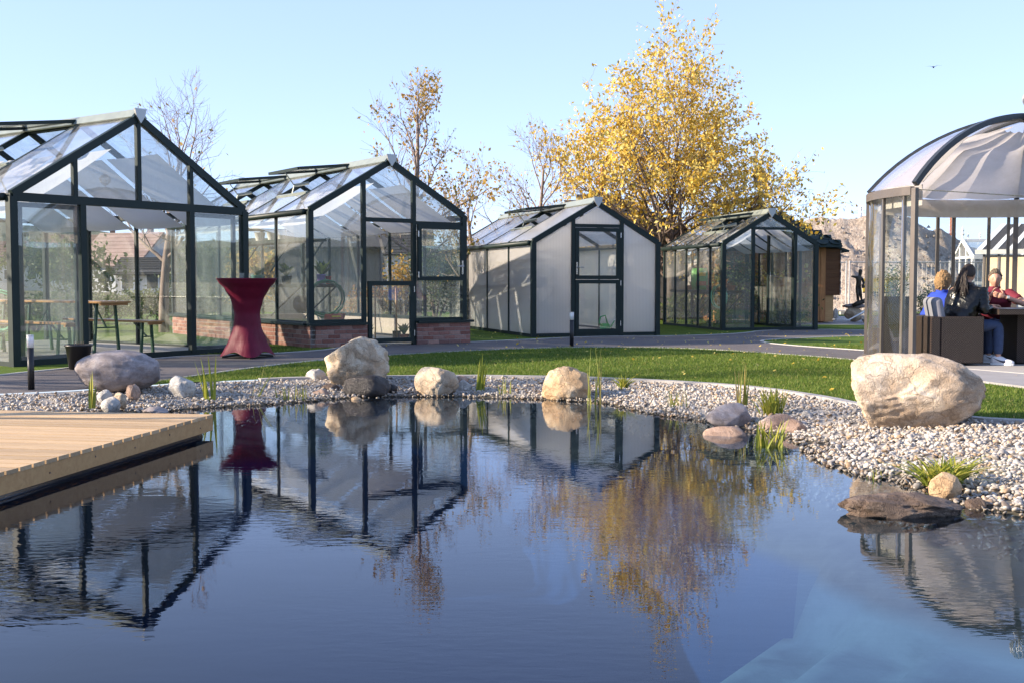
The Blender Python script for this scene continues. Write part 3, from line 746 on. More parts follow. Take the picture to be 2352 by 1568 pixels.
M['bouncefloor'] = mat_simple('pale_bounce_floor', (.50, .47, .42), .9, 0, .2, 30, .4)  # pale colour picked to bounce light upward from the floor
MB().box((g3.w / 2, g3.L / 2, .012), (g3.w - .1, g3.L - .1, .024)).build('floor_slab', M['bouncefloor'], g3.root)  # unseen slab added as a bounce floor to brighten the polycarbonate walls
MB().box((g2.w / 2, g2.L / 2, .012), (g2.w - .12, g2.L - .12, .024)).build('floor_slab', M['bouncefloor'], g2.root)

# ------------------------------------------------------------------ wooden deck
def mat_wood(name, c1, c2, scale=(1, 14, 14), rough=.6, rnd=.25):
    m = NT(name); v = m.coord(scale); oi = m.n('ObjectInfo')
    ad = m.n('VectorMath'); ad.operation = 'ADD'; m.l(v, ad.inputs[0]); cb = m.n('CombineXYZ'); m.l(m.math('MULTIPLY', oi.outputs['Random'], 40), cb.inputs[0]); m.l(cb.outputs[0], ad.inputs[1])
    n = m.noise(ad.outputs[0], 2.6, 6, .62, .7); f = m.noise(ad.outputs[0], 16, 3, .6)
    c = m.ramp(n, [(.28, c1), (.72, c2)])
    c = m.mix(m.math('MULTIPLY', f, .35), c, tuple(x * .6 for x in c1))
    hs = m.n('HueSaturation'); m.l(c, hs.inputs['Color']); m.l(m.math('ADD', m.math('MULTIPLY', oi.outputs['Random'], rnd), 1 - rnd / 2), hs.inputs['Value'])
    return m.done(m.pbr(hs.outputs[0], rough, 0, m.bump(f, .25, .006), .3))
M['deckwood'] = mat_wood('larch_decking', (.45, .295, .155), (.61, .44, .25), (1, 14, 14), .55, .55)
M['fasciawood'] = mat_wood('larch_fascia', (.48, .26, .10), (.64, .39, .17), (1, 9, 9), .6, .08)
M['liner'] = mat_simple('black_rubber_liner', (.018, .02, .024), .22, 0, .2, 4, .15)
KX, KY = -2.547, 9.46
DE1 = Vector((-.159, -.987, 0)); DE2 = Vector((-.987, .159, 0))
deck = empty('deck', (KX, KY, 0), math.atan2(DE2.y, DE2.x), 'low wooden deck of larch boards jutting over the pond', 'deck')
# local x = DE2 (away to the left), local y = -DE1 (away from the viewer)... boards laid along x
plen = 6.2; pitch = .139
bm_ = MB().box((plen / 2, 0, 0), (plen, pitch - .019, .026)).mesh('deck_board', M['deckwood'])
me2 = Matrix.Rotation(deck.rotation_euler.z, 3, 'Z')
sgn = 1 if (me2 @ Vector((0, 1, 0))).dot(DE1) > 0 else -1
for i in range(46):
    o = link_mesh('deck_board', bm_, deck, (-.006 + random.uniform(-.002, .002), sgn * (pitch * (i + .5)), .170 + random.uniform(-.0015, .0015)))
    if i == 0:
        pass
ln = pitch * 46
MB().box((.014, sgn * ln / 2, .1005), (.03, ln, .11)).build('fascia_board', M['fasciawood'], deck)
MB().box((plen / 2 + .03, sgn * .014, .1005), (plen - .0, .03, .108)).build('fascia_board', M['fasciawood'], deck)
sc_m = MB().tube([(0, 0, 0), (-.004, 0, 0)], .006, 8).mesh('screw', M['rock_brown'])
for i in range(9): link_mesh('screw', sc_m, deck, (-.001, sgn * (.25 + i * .55), .095 + (i % 2) * .02))
for j in range(5): MB().box((.35 + j * 1.35, sgn * ln / 2, .105), (.07, ln - .1, .10)).build('joist', M['fasciawood'], deck)
lt = MB().tube([(.09, sgn * .12, .012), (.09, sgn * ln, .012)], .052, 16); lt.build('liner_tube', M['liner'], deck, True)
MB().slab([(.11, sgn * .12, -1.2), (.11, sgn * ln, -1.2), (.11, sgn * ln, .02), (.11, sgn * .12, .02)], .03).build('liner_wall', M['liner'], deck)
MB().slab([(.11, sgn * .14, -1.2), (plen, sgn * .14, -1.2), (plen, sgn * .14, .02), (.11, sgn * .14, .02)], .03).build('liner_wall', M['liner'], deck)

# ------------------------------------------------------------------ boulders
def rock_mesh(size, mat, seed, facets=7, rough=.16, sub=4, flat=.0, hollow=None, taper=0, smooth=True):
    rr = random.Random(seed); bm = bmesh.new(); bmesh.ops.create_icosphere(bm, subdivisions=sub, radius=1)
    pl = []
    for _ in range(facets):
        n = Vector((rr.gauss(0, 1), rr.gauss(0, 1), rr.gauss(0, .8))).normalized(); pl.append((n, rr.uniform(.62, .9)))
    off = Vector((rr.uniform(-50, 50), rr.uniform(-50, 50), rr.uniform(-50, 50)))
    for v in bm.verts:
        p = v.co.copy(); d = p.normalized()
        p *= 1 + rough * 1.6 * (noise.noise(d * .9 + off)) + rough * .9 * noise.noise(d * 2.1 + off) + rough * .45 * noise.noise(d * 5 + off) + rough * .26 * noise.noise(d * 11 + off) + rough * .13 * noise.noise(d * 24 + off)
        for n, k in pl:
            e = p.dot(n) - k
            if e > 0: p -= n * e * (.8 + .12 * noise.noise(p * 7 + off))
        if hollow:
            hd, hr_, hk = hollow; q = (d - Vector(hd).normalized()).length / hr_
            if q < 1: p -= d * hk * (1 - q * q) ** 2 * (1 + .3 * noise.noise(d * 6 + off))
        v.co = p
    xs = [v.co.x for v in bm.verts]; ys = [v.co.y for v in bm.verts]; zs = [v.co.z for v in bm.verts]
    xa, xb, ya, yb, za, zb_ = min(xs), max(xs), min(ys), max(ys), min(zs), max(zs)
    for v in bm.verts:
        a = (v.co.x - xa) / (xb - xa) - .5; b = (v.co.y - ya) / (yb - ya) - .5; c = (v.co.z - za) / (zb_ - za)
        if flat and c < flat: c = flat - (flat - c) * .35
        k = 1 + taper * (c - .6) if taper else 1
        v.co = Vector((a * size[0] * (k if c < .6 else 1), b * size[1] * (k if c < .6 else 1), c * size[2]))
    me = bpy.data.meshes.new('boulder'); bm.to_mesh(me); bm.free(); me.materials.append(M[mat])
    if smooth: me.polygons.foreach_set('use_smooth', [True] * len(me.polygons))
    return me
def rock(name, label, box, d, mat, seed, depth=.8, sink=.04, rz=None, group=None, **kw):
    x0, x1, y0, y1 = box; c = PD((x0 + x1) / 2, y1, d); wd = (x1 - x0) / FPX * d; ht = (y1 - y0) / FPX * d + sink
    me = rock_mesh((wd, wd * depth, ht), mat, seed, **kw)
    o = link_mesh(name, me, None, (c.x, c.y, c.z - sink)); tag(o, label, 'rock', group)
    return o
rock('boulder', 'large smooth grey oval boulder beside the left bollard light', (173, 371, 802, 893), 12.1, 'rock_grey', 3, .62, .03, facets=3, rough=.07, sub=5)
rock('boulder', 'big tan boulder with rounded top behind the dark wet stone', (746, 898, 771, 893), 13.3, 'rock_tan', 21, .8, .06, facets=9, rough=.17, sub=5)
rock('boulder', 'dark wet boulder at the waterline under the big tan boulder', (788, 898, 858, 914), 12.75, 'rock_wet', 5, .7, .06, facets=5, rough=.12)
rock('boulder', 'squarish rounded tan boulder at the water edge', (951, 1054, 840, 911), 12.85, 'rock_tan', 31, .9, .06, facets=8, rough=.08, sub=5)
rock('boulder', 'angular ochre boulder at the water edge next to tall straw stalks', (1244, 1357, 839, 918), 12.45, 'rock_ochre', 44, .8, .06, facets=9, rough=.12, sub=5)
rock('boulder', 'huge pale boulder with a scooped hollow, right of the pond', (1947, 2258, 808, 1000), 9.35, 'rock_pale', 12, .55, .03, facets=5, rough=.085, sub=6, hollow=((-.25, -1, .30), .80, .27), taper=.22)
rock('stone', 'mottled whitish stone on the gravel right of the grey oval boulder', (386, 452, 861, 920), 11.95, 'rock_white', 8, .8)
rock('stone', 'small tan cube like stone in front of the grey oval boulder', (289, 322, 881, 913), 11.6, 'rock_red', 15, .9)
rock('stone', 'rounded pale stone lowest of the cluster before the deck', (232, 277, 910, 941), 11.0, 'rock_white', 16, .8, facets=3, rough=.08)
rock('stone', 'cream stone touching the lowest pale stone before the deck', (259, 292, 899, 931), 11.2, 'rock_tan', 17, .8, facets=4)
rock('stone', 'bluish grey stone under the grey oval boulder', (223, 259, 893, 919), 11.5, 'rock_white', 18, .8, facets=3, rough=.08)
rock('stone', 'half sunken flat stone beside the back edge of the deck', (330, 388, 932, 946), 10.9, 'rock_grey', 19, .8)
rock('stone', 'white stone left of the big tan boulder', (702, 750, 846, 875), 13.5, 'rock_white', 20, .8, facets=4)
rock('stone', 'upper reddish brown stone left of the dark wet boulder', (738, 780, 880, 908), 12.9, 'rock_brown', 22, .8)
rock('stone', 'lower reddish brown stone at the waterline left of the dark wet boulder', (718, 758, 892, 916), 12.6, 'rock_red', 23, .8)
rock('stone', 'dark grey stone right of the dark wet boulder', (882, 913, 880, 904), 12.9, 'rock_wet', 24, .8)
rock('stone', 'tiny flat stone in shallow water before the dark wet boulder', (806, 832, 909, 917), 12.4, 'rock_ochre', 25, .8)
rock('stone', 'whitish stone leaning on the squarish tan boulder', (1052, 1083, 871, 904), 13.0, 'rock_white', 26, .8)
rock('stone', 'flat tan stone behind the squarish tan boulder', (1045, 1076, 861, 877), 13.3, 'rock_red', 27, .8)
rock('stone', 'hump shaped grey stone at the water edge, right bank', (1622, 1728, 923, 982), 10.1, 'rock_grey', 51, .75, facets=8)
rock('stone', 'flat reddish stone lying in the water, right bank', (1614, 1715, 977, 1009), 9.5, 'rock_red', 52, .6, facets=4, rough=.07)
o = rock('stone', 'tilted red sandstone slab on the right bank', (1735, 1846, 950, 1000), 9.8, 'rock_red', 53, .45, facets=10); o.rotation_euler = (0, math.radians(-10), .3)
rock('stone', 'small rounded reddish stone against the tilted sandstone slab', (1788, 1854, 961, 1001), 9.55, 'rock_red', 54, .7, facets=4)
rock('stone', 'small white stone behind the tilted sandstone slab', (1813, 1840, 937, 955), 10.5, 'rock_white', 55, .8)
rock('stone', 'white block like stone right of the tilted sandstone slab', (1833, 1870, 941, 971), 10.2, 'rock_white', 56, .8)
rock('stone', 'glowing orange stone behind the long dark rock', (2132, 2208, 1083, 1143), 6.65, 'rock_ochre', 57, .8, facets=6, rough=.1)
rock('stone', 'long flat dark brown rock lying in the water', (1922, 2220, 1130, 1181), 6.25, 'rock_brown', 62, .42, .05, facets=6, rough=.22, sub=5)
rock('stone', 'dark small stone right of the long flat rock', (2216, 2266, 1141, 1159), 6.4, 'rock_brown', 59, .8)

# ------------------------------------------------------------------ water plants
def tuft(name, label, px, py, d, n, hpx, spread, wd_, mat, seed, droop=.25, zb=None, cat='plant', rad=.05, lean=0):
    rr = random.Random(seed); b = PD(px, py, d); k = FPX / d; mb = MB(); wd = wd_ * 1.35; n = int(n * 1.4)
    for i in range(n):
        h = hpx / k * rr.uniform(.55, 1.0) if i else hpx / k
        a = rr.uniform(0, 6.28); r0 = rad * math.sqrt(rr.random()); base = Vector((r0 * math.cos(a), r0 * math.sin(a) * .7, -.02))
        tip = Vector((rr.gauss(0, spread) * h + lean * h, rr.gauss(0, spread * .6) * h, h)); side = Vector((rr.uniform(-1, 1), rr.uniform(-.5, .5), 0)).normalized()
        dr = droop * rr.uniform(.3, 1.2); N = 6; vs = []
        for j in range(N + 1):
            t = j / N; p = base + Vector((tip.x * t * (1 + dr * t * 2), tip.y * t * (1 + dr * t * 2), tip.z * (t - dr * t * t * t * .8)))
            ww = wd / 2 * (1 - t ** 2.2) + .0006
            vs += [p - side * ww, p + Vector((0, 0, 0)) + side.cross(Vector((0, 0, 1))) * ww * .4, p + side * ww]
        mb.add(vs, [(3 * j + q, 3 * j + q + 1, 3 * j + q + 4, 3 * j + q + 3) for j in range(N) for q in (0, 1)])
    o = mb.build(name, M[mat], None, True); o.location = b; tag(o, label, cat)
    return o
tuft('reed', 'short reddish tipped iris leaves on the gravel before the grey oval boulder', 205, 932, 11.0, 5, 95, .10, .022, 'reed', 1, .1)
tuft('reed', 'tall green iris at the deck corner', 482, 926, 11.8, 5, 125, .10, .022, 'sedge', 2, .1)
tuft('reed', 'thin bent straw stalk left of the stubby reeds', 586, 926, 12.2, 3, 108, .12, .008, 'reed', 3, .15, lean=.3)
tuft('reed', 'stubby cut reeds at the waterline left of the big tan boulder', 655, 924, 12.2, 7, 48, .15, .012, 'reed', 4, .1, rad=.12)
tuft('reed', 'second clump of stubby cut reeds beside the brown stones', 690, 922, 12.2, 6, 52, .12, .010, 'reed', 5, .1, rad=.08)
tuft('reed', 'upright green iris between the tan boulder and the ochre boulder', 1101, 902, 12.9, 5, 100, .07, .022, 'sedge', 6, .08, lean=.1)
tuft('reed', 'thin straw stalks right of the upright iris', 1160, 908, 12.7, 6, 62, .14, .009, 'reed', 7, .2, rad=.08)
tuft('reed', 'tall straw stalks right of the ochre boulder', 1365, 930, 11.9, 8, 145, .08, .010, 'reed', 8, .06, rad=.10)
tuft('sedge', 'small yellow green sedge clump on the gravel behind the straw stalks', 1432, 889, 12.7, 40, 50, .35, .010, 'sedge', 9, .6, rad=.04)
tuft('reed', 'wispy straw stalks at the gravel point', 1555, 942, 11.3, 10, 72, .18, .008, 'reed', 10, .15, rad=.10)
tuft('reed', 'tall brown straw stalks behind the grey hump stone', 1704, 926, 11.0, 10, 118, .10, .010, 'reed', 11, .1, rad=.05)
tuft('sedge', 'dark upright sedge clump behind the tilted sandstone slab', 1774, 958, 10.4, 70, 92, .16, .010, 'sedge', 12, .3, rad=.09)
tuft('reed', 'fresh green reeds standing in the water by the sandstone slab', 1762, 1026, 8.8, 20, 78, .22, .012, 'sedge', 13, .15, rad=.14)
tuft('sedge', 'large arching yellow green sedge above the orange stone', 2165, 1106, 7.0, 130, 95, .50, .012, 'sedge', 14, .7, rad=.12, lean=.15)
tuft('reed', 'few dark sprigs at the right water edge', 2010, 1100, 7.35, 5, 36, .2, .006, 'reed', 15, .1)

# ------------------------------------------------------------------ bar table with stretch cover
m = NT('maroon_stretch_fabric'); v = m.coord(); n = m.noise(v, 5, 4)
M['maroon'] = m.done(m.pbr(m.ramp(n, [(.3, (.10, .002, .017)), (.7, (.14, .004, .026))]), .55, 0, m.bump(m.noise(m.coord((1, 1, .25)), 9, 3, .5, .6), .35, .03), .25))
def bar_table():
    c = PD(569, 815, 16.0); zb = h1(c.x, c.y); ht = 1.13
    r = empty('bar_table', (c.x, c.y, zb), .35, 'bar table under a maroon stretch cover beside the path', 'table')
    prof = []
    for i in range(33):
        t = i / 32; z = .02 + t * (ht - .02)
        ctrl = [(0, .34), (.08, .30), (.2, .25), (.38, .195), (.55, .18), (.72, .225), (.86, .31), (.96, .405), (1, .42)]
        for (a, ra), (b, rb) in zip(ctrl, ctrl[1:]):
            if a <= t <= b: q = (t - a) / (b - a); q = q * q * (3 - 2 * q) * .5 + q * .5; rr = ra + (rb - ra) * q; break
        prof.append((rr, z))
    def fn(rad, z, a):
        k = max(0, 1 - z / .45); return rad * (1 + .16 * k * math.cos(4 * a) ** 1)
    mb = MB(); mb.lathe(prof, n=48, cap=False, fn=fn)
    o = mb.build('stretch_cover', M['maroon'], r, True)
    # arched hem between the four feet
    for v in o.data.vertices:
        if v.co.z < .16:
            a = math.atan2(v.co.y, v.co.x); v.co.z += max(0, (.16 - v.co.z) / .14) * .07 * (1 - math.cos(4 * a)) / 2
    MB().lathe([(.0, ht), (.40, ht), (.423, ht - .004), (.423, ht - .02), (.0, ht - .022)], n=48, cap=False).build('table_top', M['maroon'], r, True)
    MB().lathe([(.03, .0), (.03, ht - .03)], n=12).build('pole', M['steel'], r, True)
    g = MB()
    for k in range(4):
        a = k * math.pi / 2; g.bar((0, 0, .06), (.36 * math.cos(a), .36 * math.sin(a), .012), .03, .03)
    g.build('foot_cross', M['black'], r)
    t = MB().lathe([(.035, 0), (.038, .07)], n=16, cap=False); t.lathe([(0, .002), (.035, .002)], n=16, cap=False)
    for dx in (-.05, .06):
        q = t.build('tumbler', M['glass'], None, True); q.location = c + Vector((dx, -.05 + dx, 0)); q.location.z = zb + ht + .001
        tag(q, 'left empty drinking glass on the maroon bar table' if dx < 0 else 'right empty drinking glass on the maroon bar table', 'glass', 'glasses on the bar table')
bar_table()

m = NT('frosted_lamp_head'); v = m.coord(); M['lamphead'] = m.done(m.pbr(m.ramp(m.noise(v, 20), [(.3, (.78, .77, .74)), (.7, (.85, .84, .82))]), .35, 0, None, .5, Subsurface_Weight=.2))
def bollard(px, py, d, label):
    c = PD(px, py, d); r = empty('bollard_light', (c.x, c.y, c.z - .01), 0, label, 'bollard light', 'bollard lights beside the path')
    MB().lathe([(.034, 0), (.034, .47)], n=20).build('post', M['black'], r, True)
    MB().lathe([(.036, .47), (.036, .585), (.030, .59)], n=20).build('lamp_head', M['lamphead'], r, True)
    MB().lathe([(.038, .59), (.038, .602), (.0, .604)], n=20).build('cap', M['white'], r, True)
bollard(72, 896, 11.95, 'black bollard light with white head left of the grey oval boulder')
bollard(1313, 798, 18.8, 'black bollard light with white head in front of the polycarbonate greenhouse')

def bucket():
    c = PD(181, 838, 14.0); c.z = h1(c.x, c.y)
    r = empty('planter', c, 0, 'black plastic planter bucket by the open greenhouse door', 'bucket')
    MB().lathe([(.115, 0), (.155, .28), (.168, .285), (.168, .305), (.158, .307), (.15, .29), (.11, .02)], n=32).build('pot', M['black'], r, True)
    MB().lathe([(0, .285), (.1, .28), (.152, .278)], n=24, cap=False).build('soil', M['rock_brown'], r, True)
    s = MB(); 
    for k in range(5): s.tube([(.02 * k - .04, .01 * k, .27), (.025 * k - .05, .012 * k, .34)], .004, 5)
    s.build('stem_stub', M['bark'], r)
bucket()

# ------------------------------------------------------------------ trees
def tree(name, label, base, H, spread, leafn, leafmat, seed, trunk_r=.16, first=.28, bark='bark', leaf=.11, levels=4, nb=(9, 7, 6, 5), lean=0, leaf_bias=None, group=None, up=.55, leafprob=None, crown=(1.1, .55, 74)):
    rr = random.Random(seed); base = Vector(base)
    root = empty(name, base, 0, label, 'tree', group)
    mb = MB(); tips = []
    def grow(p, d, L, r, lev, n):
        pts = [p]; rs = [r]; seg = 7 if lev == 0 else (6 if lev < 2 else 4)
        cur = p.copy(); dr = d.normalized()
        for i in range(seg):
            wob = .05 if lev == 0 else .16
            dr = (dr + Vector((rr.gauss(0, wob), rr.gauss(0, wob), rr.gauss(0, wob * .6) + (.05 if lev else .02)))).normalized()
            cur = cur + dr * (L / seg); pts.append(cur.copy()); rs.append(max(r * (1 - (i + 1) / seg * (.75 if lev == 0 else .85)), .0025))
        mb.tube(pts, rs, 8 if lev == 0 else (5 if lev == 1 else 3), cap=(lev == 0))
        if lev >= levels - 1:
            tips.append((pts, lev)); return
        cnt = n[lev]
        for k in range(cnt):
            f0 = first if lev == 0 else .22
            f = f0 + (1 - f0) * (k + rr.random()) / cnt
            x = f * seg; i = min(int(x), seg - 1); q = pts[i].lerp(pts[i + 1], x - i); rad = rs[i] + (rs[i + 1] - rs[i]) * (x - i)
            ax = (pts[i + 1] - pts[i]).normalized(); az = k * 2.4 + rr.uniform(-.5, .5) if lev == 0 else rr.uniform(0, 6.28)
            o1 = ax.orthogonal().normalized(); o2 = ax.cross(o1); out = o1 * math.cos(az) + o2 * math.sin(az)
            if lev == 0:
                an = math.radians(crown[2] - (crown[2] - 20) * f) ; ll = spread * (crown[0] + (crown[1] - crown[0]) * f) * rr.uniform(.75, 1.12)
            else:
                an = math.radians(rr.uniform(32, 58)); ll = L * (.62 - .25 * f) * rr.uniform(.7, 1.2)
            nd = (ax * math.cos(an) + out * math.sin(an) + Vector((0, 0, up * .25))).normalized()
            grow(q, nd, ll, max(rad * (.55 if lev == 0 else .6), .004), lev + 1, n)
        tips.append((pts[-3:], lev))
    grow(Vector((0, 0, 0)), Vector((lean, 0, 1)), H, trunk_r, 0, nb)
    o = mb.build('trunk', M[bark], root, True)
    if leafn:
        V = []; n = 0
        tw = [t for t in tips if t[1] >= levels - 2]
        cand = []
        for pts, lev in tw:
            wgt = leafprob(pts[-1]) if leafprob else 1
            if rr.random() < wgt: cand.append(pts)
        A = np.empty((leafn, 4, 3)); 
        for i in range(leafn):
            pts = rr.choice(cand); t = rr.uniform(.1, 1.0) * (len(pts) - 1); j = min(int(t), len(pts) - 2)
            c = pts[j].lerp(pts[j + 1], t - j) + Vector((rr.gauss(0, .07), rr.gauss(0, .07), rr.gauss(-.04, .07)))
            s = leaf * rr.uniform(.6, 1.15); d = Vector((rr.gauss(0, .7), rr.gauss(0, .7), -abs(rr.gauss(.7, .5)))).normalized(); x = d.orthogonal().normalized()
            x = (Matrix.Rotation(rr.uniform(0, 6.28), 3, d) @ x); b = d.cross(x) * s * .12
            A[i] = [c - d * s * .5, c + x * s * .28 + b, c + d * s * .5, c - x * s * .28 + b]
        np_obj('crown', A.reshape(-1, 3), np.arange(leafn * 4).reshape(-1, 4), M[leafmat], root)
    return root

def at(px, d, z=.22): q = PD(px, HOR, d); return (q.x, q.y, z)
tree('maple_tree', 'tall broad tree full of golden yellow autumn leaves', at(1541, 29.6), 3.25, 3.85, 24000, 'yellow', 11, .18, .30, 'bark', .12, 4, (24, 13, 8, 4), .08, up=.30, crown=(.95, .92, 92))
tree('half_bare_tree', 'half bare tree with scattered yellow leaves behind the brick plinth greenhouse', at(955, 24.5), 4.7, 2.2, 1500, 'yellowgreen', 14, .11, .28, 'twig', .10, 4, (13, 8, 6, 4), .0, up=.6,
     leafprob=lambda p: .9 if p.z < 3.4 and p.x > .2 else .25)
tree('low_tree', 'low spreading tree with few leaves between two greenhouses', at(1085, 26), 2.8, 2.0, 700, 'yellowgreen', 16, .09, .22, 'twig', .10, 4, (11, 7, 5, 4), .0, up=.3)
tree('bare_tree', 'slender bare tree behind the polycarbonate greenhouse', at(1215, 30), 4.2, 2.3, 350, 'yellowgreen', 23, .10, .28, 'twig', .09, 4, (13, 8, 6, 4), .0, up=.6)
tree('bare_tree', 'leafless tree rising behind the largest greenhouse', at(375, 24), 3.9, 2.5, 60, 'yellowgreen', 31, .12, .30, 'twig', .10, 4, (14, 8, 6, 4), -.02, up=.55)
tree('sapling', 'thin leafless sapling in front of the gravel heap', at(1890, 33), 2.9, .9, 12, 'yellowgreen', 41, .02, .4, 'twig', .09, 3, (6, 4, 3, 3), 0, up=.9)
# trees standing just outside the left edge of the view: they throw the dappled shade
for i, (x, y, hh, sp, nl, se) in enumerate([(-10.2, 8.6, 5.0, 2.4, 260, 61), (-13.5, 11.6, 5.6, 2.6, 420, 62), (-15.0, 14.6, 5.2, 2.6, 500, 64)]):
    tree('park_tree', ['thin leaved tree left of the deck, outside the view', 'nearly bare tree left of the largest greenhouse, outside the view', 'farthest nearly bare tree beyond the largest greenhouse, outside the view'][i], (x, y, .2), hh, sp, nl, 'yellowgreen', se, .13, .25, 'bark', .16, 4, (12, 7, 5, 3), 0)

# ------------------------------------------------------------------ round glass pavilion
GX, GY, GF, GR = 7.06, 15.3, .225, 2.1
gaz = empty('glass_pavilion', (GX, GY, GF), 0, 'round glass pavilion with domed roof and open front, people seated inside', 'pavilion')
m = NT('dome_sheet'); d = m.n('BsdfDiffuse'); d.inputs[0].default_value = (.62, .60, .66, 1); t = m.n('BsdfTranslucent'); t.inputs[0].default_value = (.7, .68, .74, 1)
a_ = m.mixs(.45, d.outputs[0], t.outputs[0]); a_ = m.mixs(.62, a_, m.transp((.9, .9, .94))); M['dome'] = m.done(m.mixs(m.schlick(.10), a_, m.glossy(.06)))
m = NT('beige_canvas'); v = m.coord(); n = m.noise(v, 9, 5, .6); c = m.ramp(n, [(.3, (.84, .79, .73)), (.7, (.92, .87, .82))])
d = m.pbr(c, .9, 0, m.bump(m.noise(v, 5, 4, .6, 1.5), .5, .05), .1); t = m.n('BsdfTranslucent'); m.l(c, t.inputs[0]); M['canvas'] = m.done(m.mixs(.62, d, t.outputs[0]))
RAD = math.radians
def pol(az, r, z): return Vector((r * math.cos(RAD(az)), r * math.sin(RAD(az)), z))
def arc_shell(az0, az1, z0, z1, r, th, n=10):
    mb = MB(); vs = []
    for i in range(n + 1):
        a = az0 + (az1 - az0) * i / n
        vs += [pol(a, r - th / 2, z0), pol(a, r + th / 2, z0), pol(a, r + th / 2, z1), pol(a, r - th / 2, z1)]
    fs = [(4 * i + j, 4 * i + 4 + j, 4 * i + 4 + (j + 1) % 4, 4 * i + (j + 1) % 4) for i in range(n) for j in range(4)] + [(0, 1, 2, 3), (4 * n + 3, 4 * n + 2, 4 * n + 1, 4 * n)]
    return mb.add(vs, fs)
WZ = 2.30; RISE = .985; RS = (GR * GR + RISE * RISE) / (2 * RISE)
def dome_z(r, off=0.): return WZ + math.sqrt(max(RS * RS - r * r, 0)) - (RS - RISE) + off
B0 = 205.5
posts = [B0 + 45 * k for k in range(8)]
for a in posts[:1] + posts[2:]:
    R = Matrix.Rotation(RAD(a), 3, 'Z'); MB().box(pol(a, GR, WZ / 2 - .02), (.06, .07, WZ), R).build('post', M['bronze_frame'], gaz)
for k, a in enumerate(posts):
    open_ = k in (0, 1)      # the two front bays stand open
    if not open_:
        arc_shell(a + 1.2, a + 43.8, WZ - .11, WZ + .0, GR, .07).build('ring_beam', M['bronze_frame'], gaz)
        arc_shell(a + 1.2, a + 43.8, .0, .07, GR, .09).build('base_rail', M['bronze_frame'], gaz)
    # dome panel and rib
    pts = [pol(a, GR * (1 - i / 16), dome_z(GR * (1 - i / 16), .03)) for i in range(17)]
    rb = MB()
    if k != 1:
        for p, q in zip(pts, pts[1:]): rb.bar(p, q + (q - p) * .02, .07, .075, (0, 0, 1))
        rb.build('rib', M['dark_rib'], gaz)
    if open_: continue
    N = 12; vs = []
    for i in range(N + 1):
        r = GR * (1 - i / N) + .05 * i / N
        for j in range(7): vs.append(pol(a + 45 * j / 6, r, dome_z(r, .02)))
    MB().add(vs, [(7 * i + j, 7 * i + j + 1, 7 * i + 8 + j, 7 * i + 7 + j) for i in range(N) for j in range(6)]).build('dome_panel', M['dome'], gaz, True)
    # canvas gores under the dome
    for half in (0, 1):
        a0 = a + 22.5 * half; vs = []; N2 = 14
        for i in range(N2 + 1):
            t = i / N2; r = .35 + (GR - .14 - .35) * t
            for j in range(7):
                u = j / 6; sag = .07 * math.sin(math.pi * u) * (.35 + .65 * math.sin(math.pi * min(1, t * 1.1)))
                vs.append(pol(a0 + 22.5 * u, r, dome_z(r, -.10) - sag - .05 * math.sin(math.pi * t * 3) * math.sin(math.pi * t)))
        MB().add(vs, [(7 * i + j, 7 * i + j + 1, 7 * i + 8 + j, 7 * i + 7 + j) for i in range(N2) for j in range(6)]).build('canopy_gore', M['canvas'], gaz, True)
    arc_shell(a, a + 45, WZ - .24, WZ + .03, GR - .13, .008).build('valance', M['canvas'], gaz)
# curved glass: (start, end, radius offset)
panes = [(161.5, 175.3, 0), (175.0, 188, .02), (187, 201, -.02), (200, 204.6, .02)] + [(116.5, 138, 0), (138, 159.5, 0)] + [(71.5, 81, 0), (81, 95.7, .02), (95.7, 114.5, 0)] + [(26.5, 48, 0), (48, 69.5, 0)] + [(-18.5, 3, 0), (3, 24.5, 0)] + [(296.5, 318, 0), (318, 339.5, 0)]
for a, b, o_ in panes: arc_shell(a, b, .07, WZ - .11, GR + o_, .008).build('curved_pane', M['gazglass'], gaz, True)
for a in (175.3, 187.4, 200.2, 138, 81.0, 95.7, 103.1, 73.3, 48, 3, 318):
    R = Matrix.Rotation(RAD(a), 3, 'Z'); MB().box(pol(a, GR, WZ / 2 - .02), (.036, .045, WZ - .14), R).build('door_stile', M['bronze_frame'], gaz)
MB().tube([pol(B0, GR - .05, WZ - .04), pol(B0 + 180, GR - .05, WZ - .09)], .006, 6).build('tie_cable', M['steel'], gaz)
MB().tube([(.12, -.3, WZ + .8), (.12, -.3, 1.35)], .003, 5).build('pull_cord', M['steel'], gaz)
rg = MB(); rg.tube([Vector((.12 + .025 * math.cos(k * .5236), -.3, 1.325 + .03 * math.sin(k * .5236))) for k in range(13)], .005, 6, False); rg.build('pull_ring', M['steel'], gaz, True)
MB().lathe([(.16, dome_z(0) - .03), (.16, dome_z(0) + .06), (.06, dome_z(0) + .08)], n=24).build('dome_hub', M['dark_rib'], gaz)
fi = MB(); z0 = dome_z(0) + .08
fi.tube([(0, 0, z0), (0, 0, z0 + .36)], .012, 8)
for k in range(12):
    a = k * 30; fi.tube([pol(a + 50 * i / 10, .01 + .115 * math.sin(math.pi * i / 10) ** .8, z0 + .04 + .28 * i / 10) for i in range(11)], .010, 6, False)
fi.build('finial', M['alu'], gaz, True)
MB().lathe([(GR + .12, -.08), (GR + .12, .0), (0, .001)], n=64, cap=False).build('floor_slab', M['concrete'], gaz)
fl = MB()
o_ = tag(MB().slab([P(1958, 838, .215), P(2005, 847, .215), P(2420, 900, .215), P(2420, 868, .215), P(2005, 833, .215)], .05, (0, 0, 1)).build('threshold_paving', M['paving']), kind='structure')

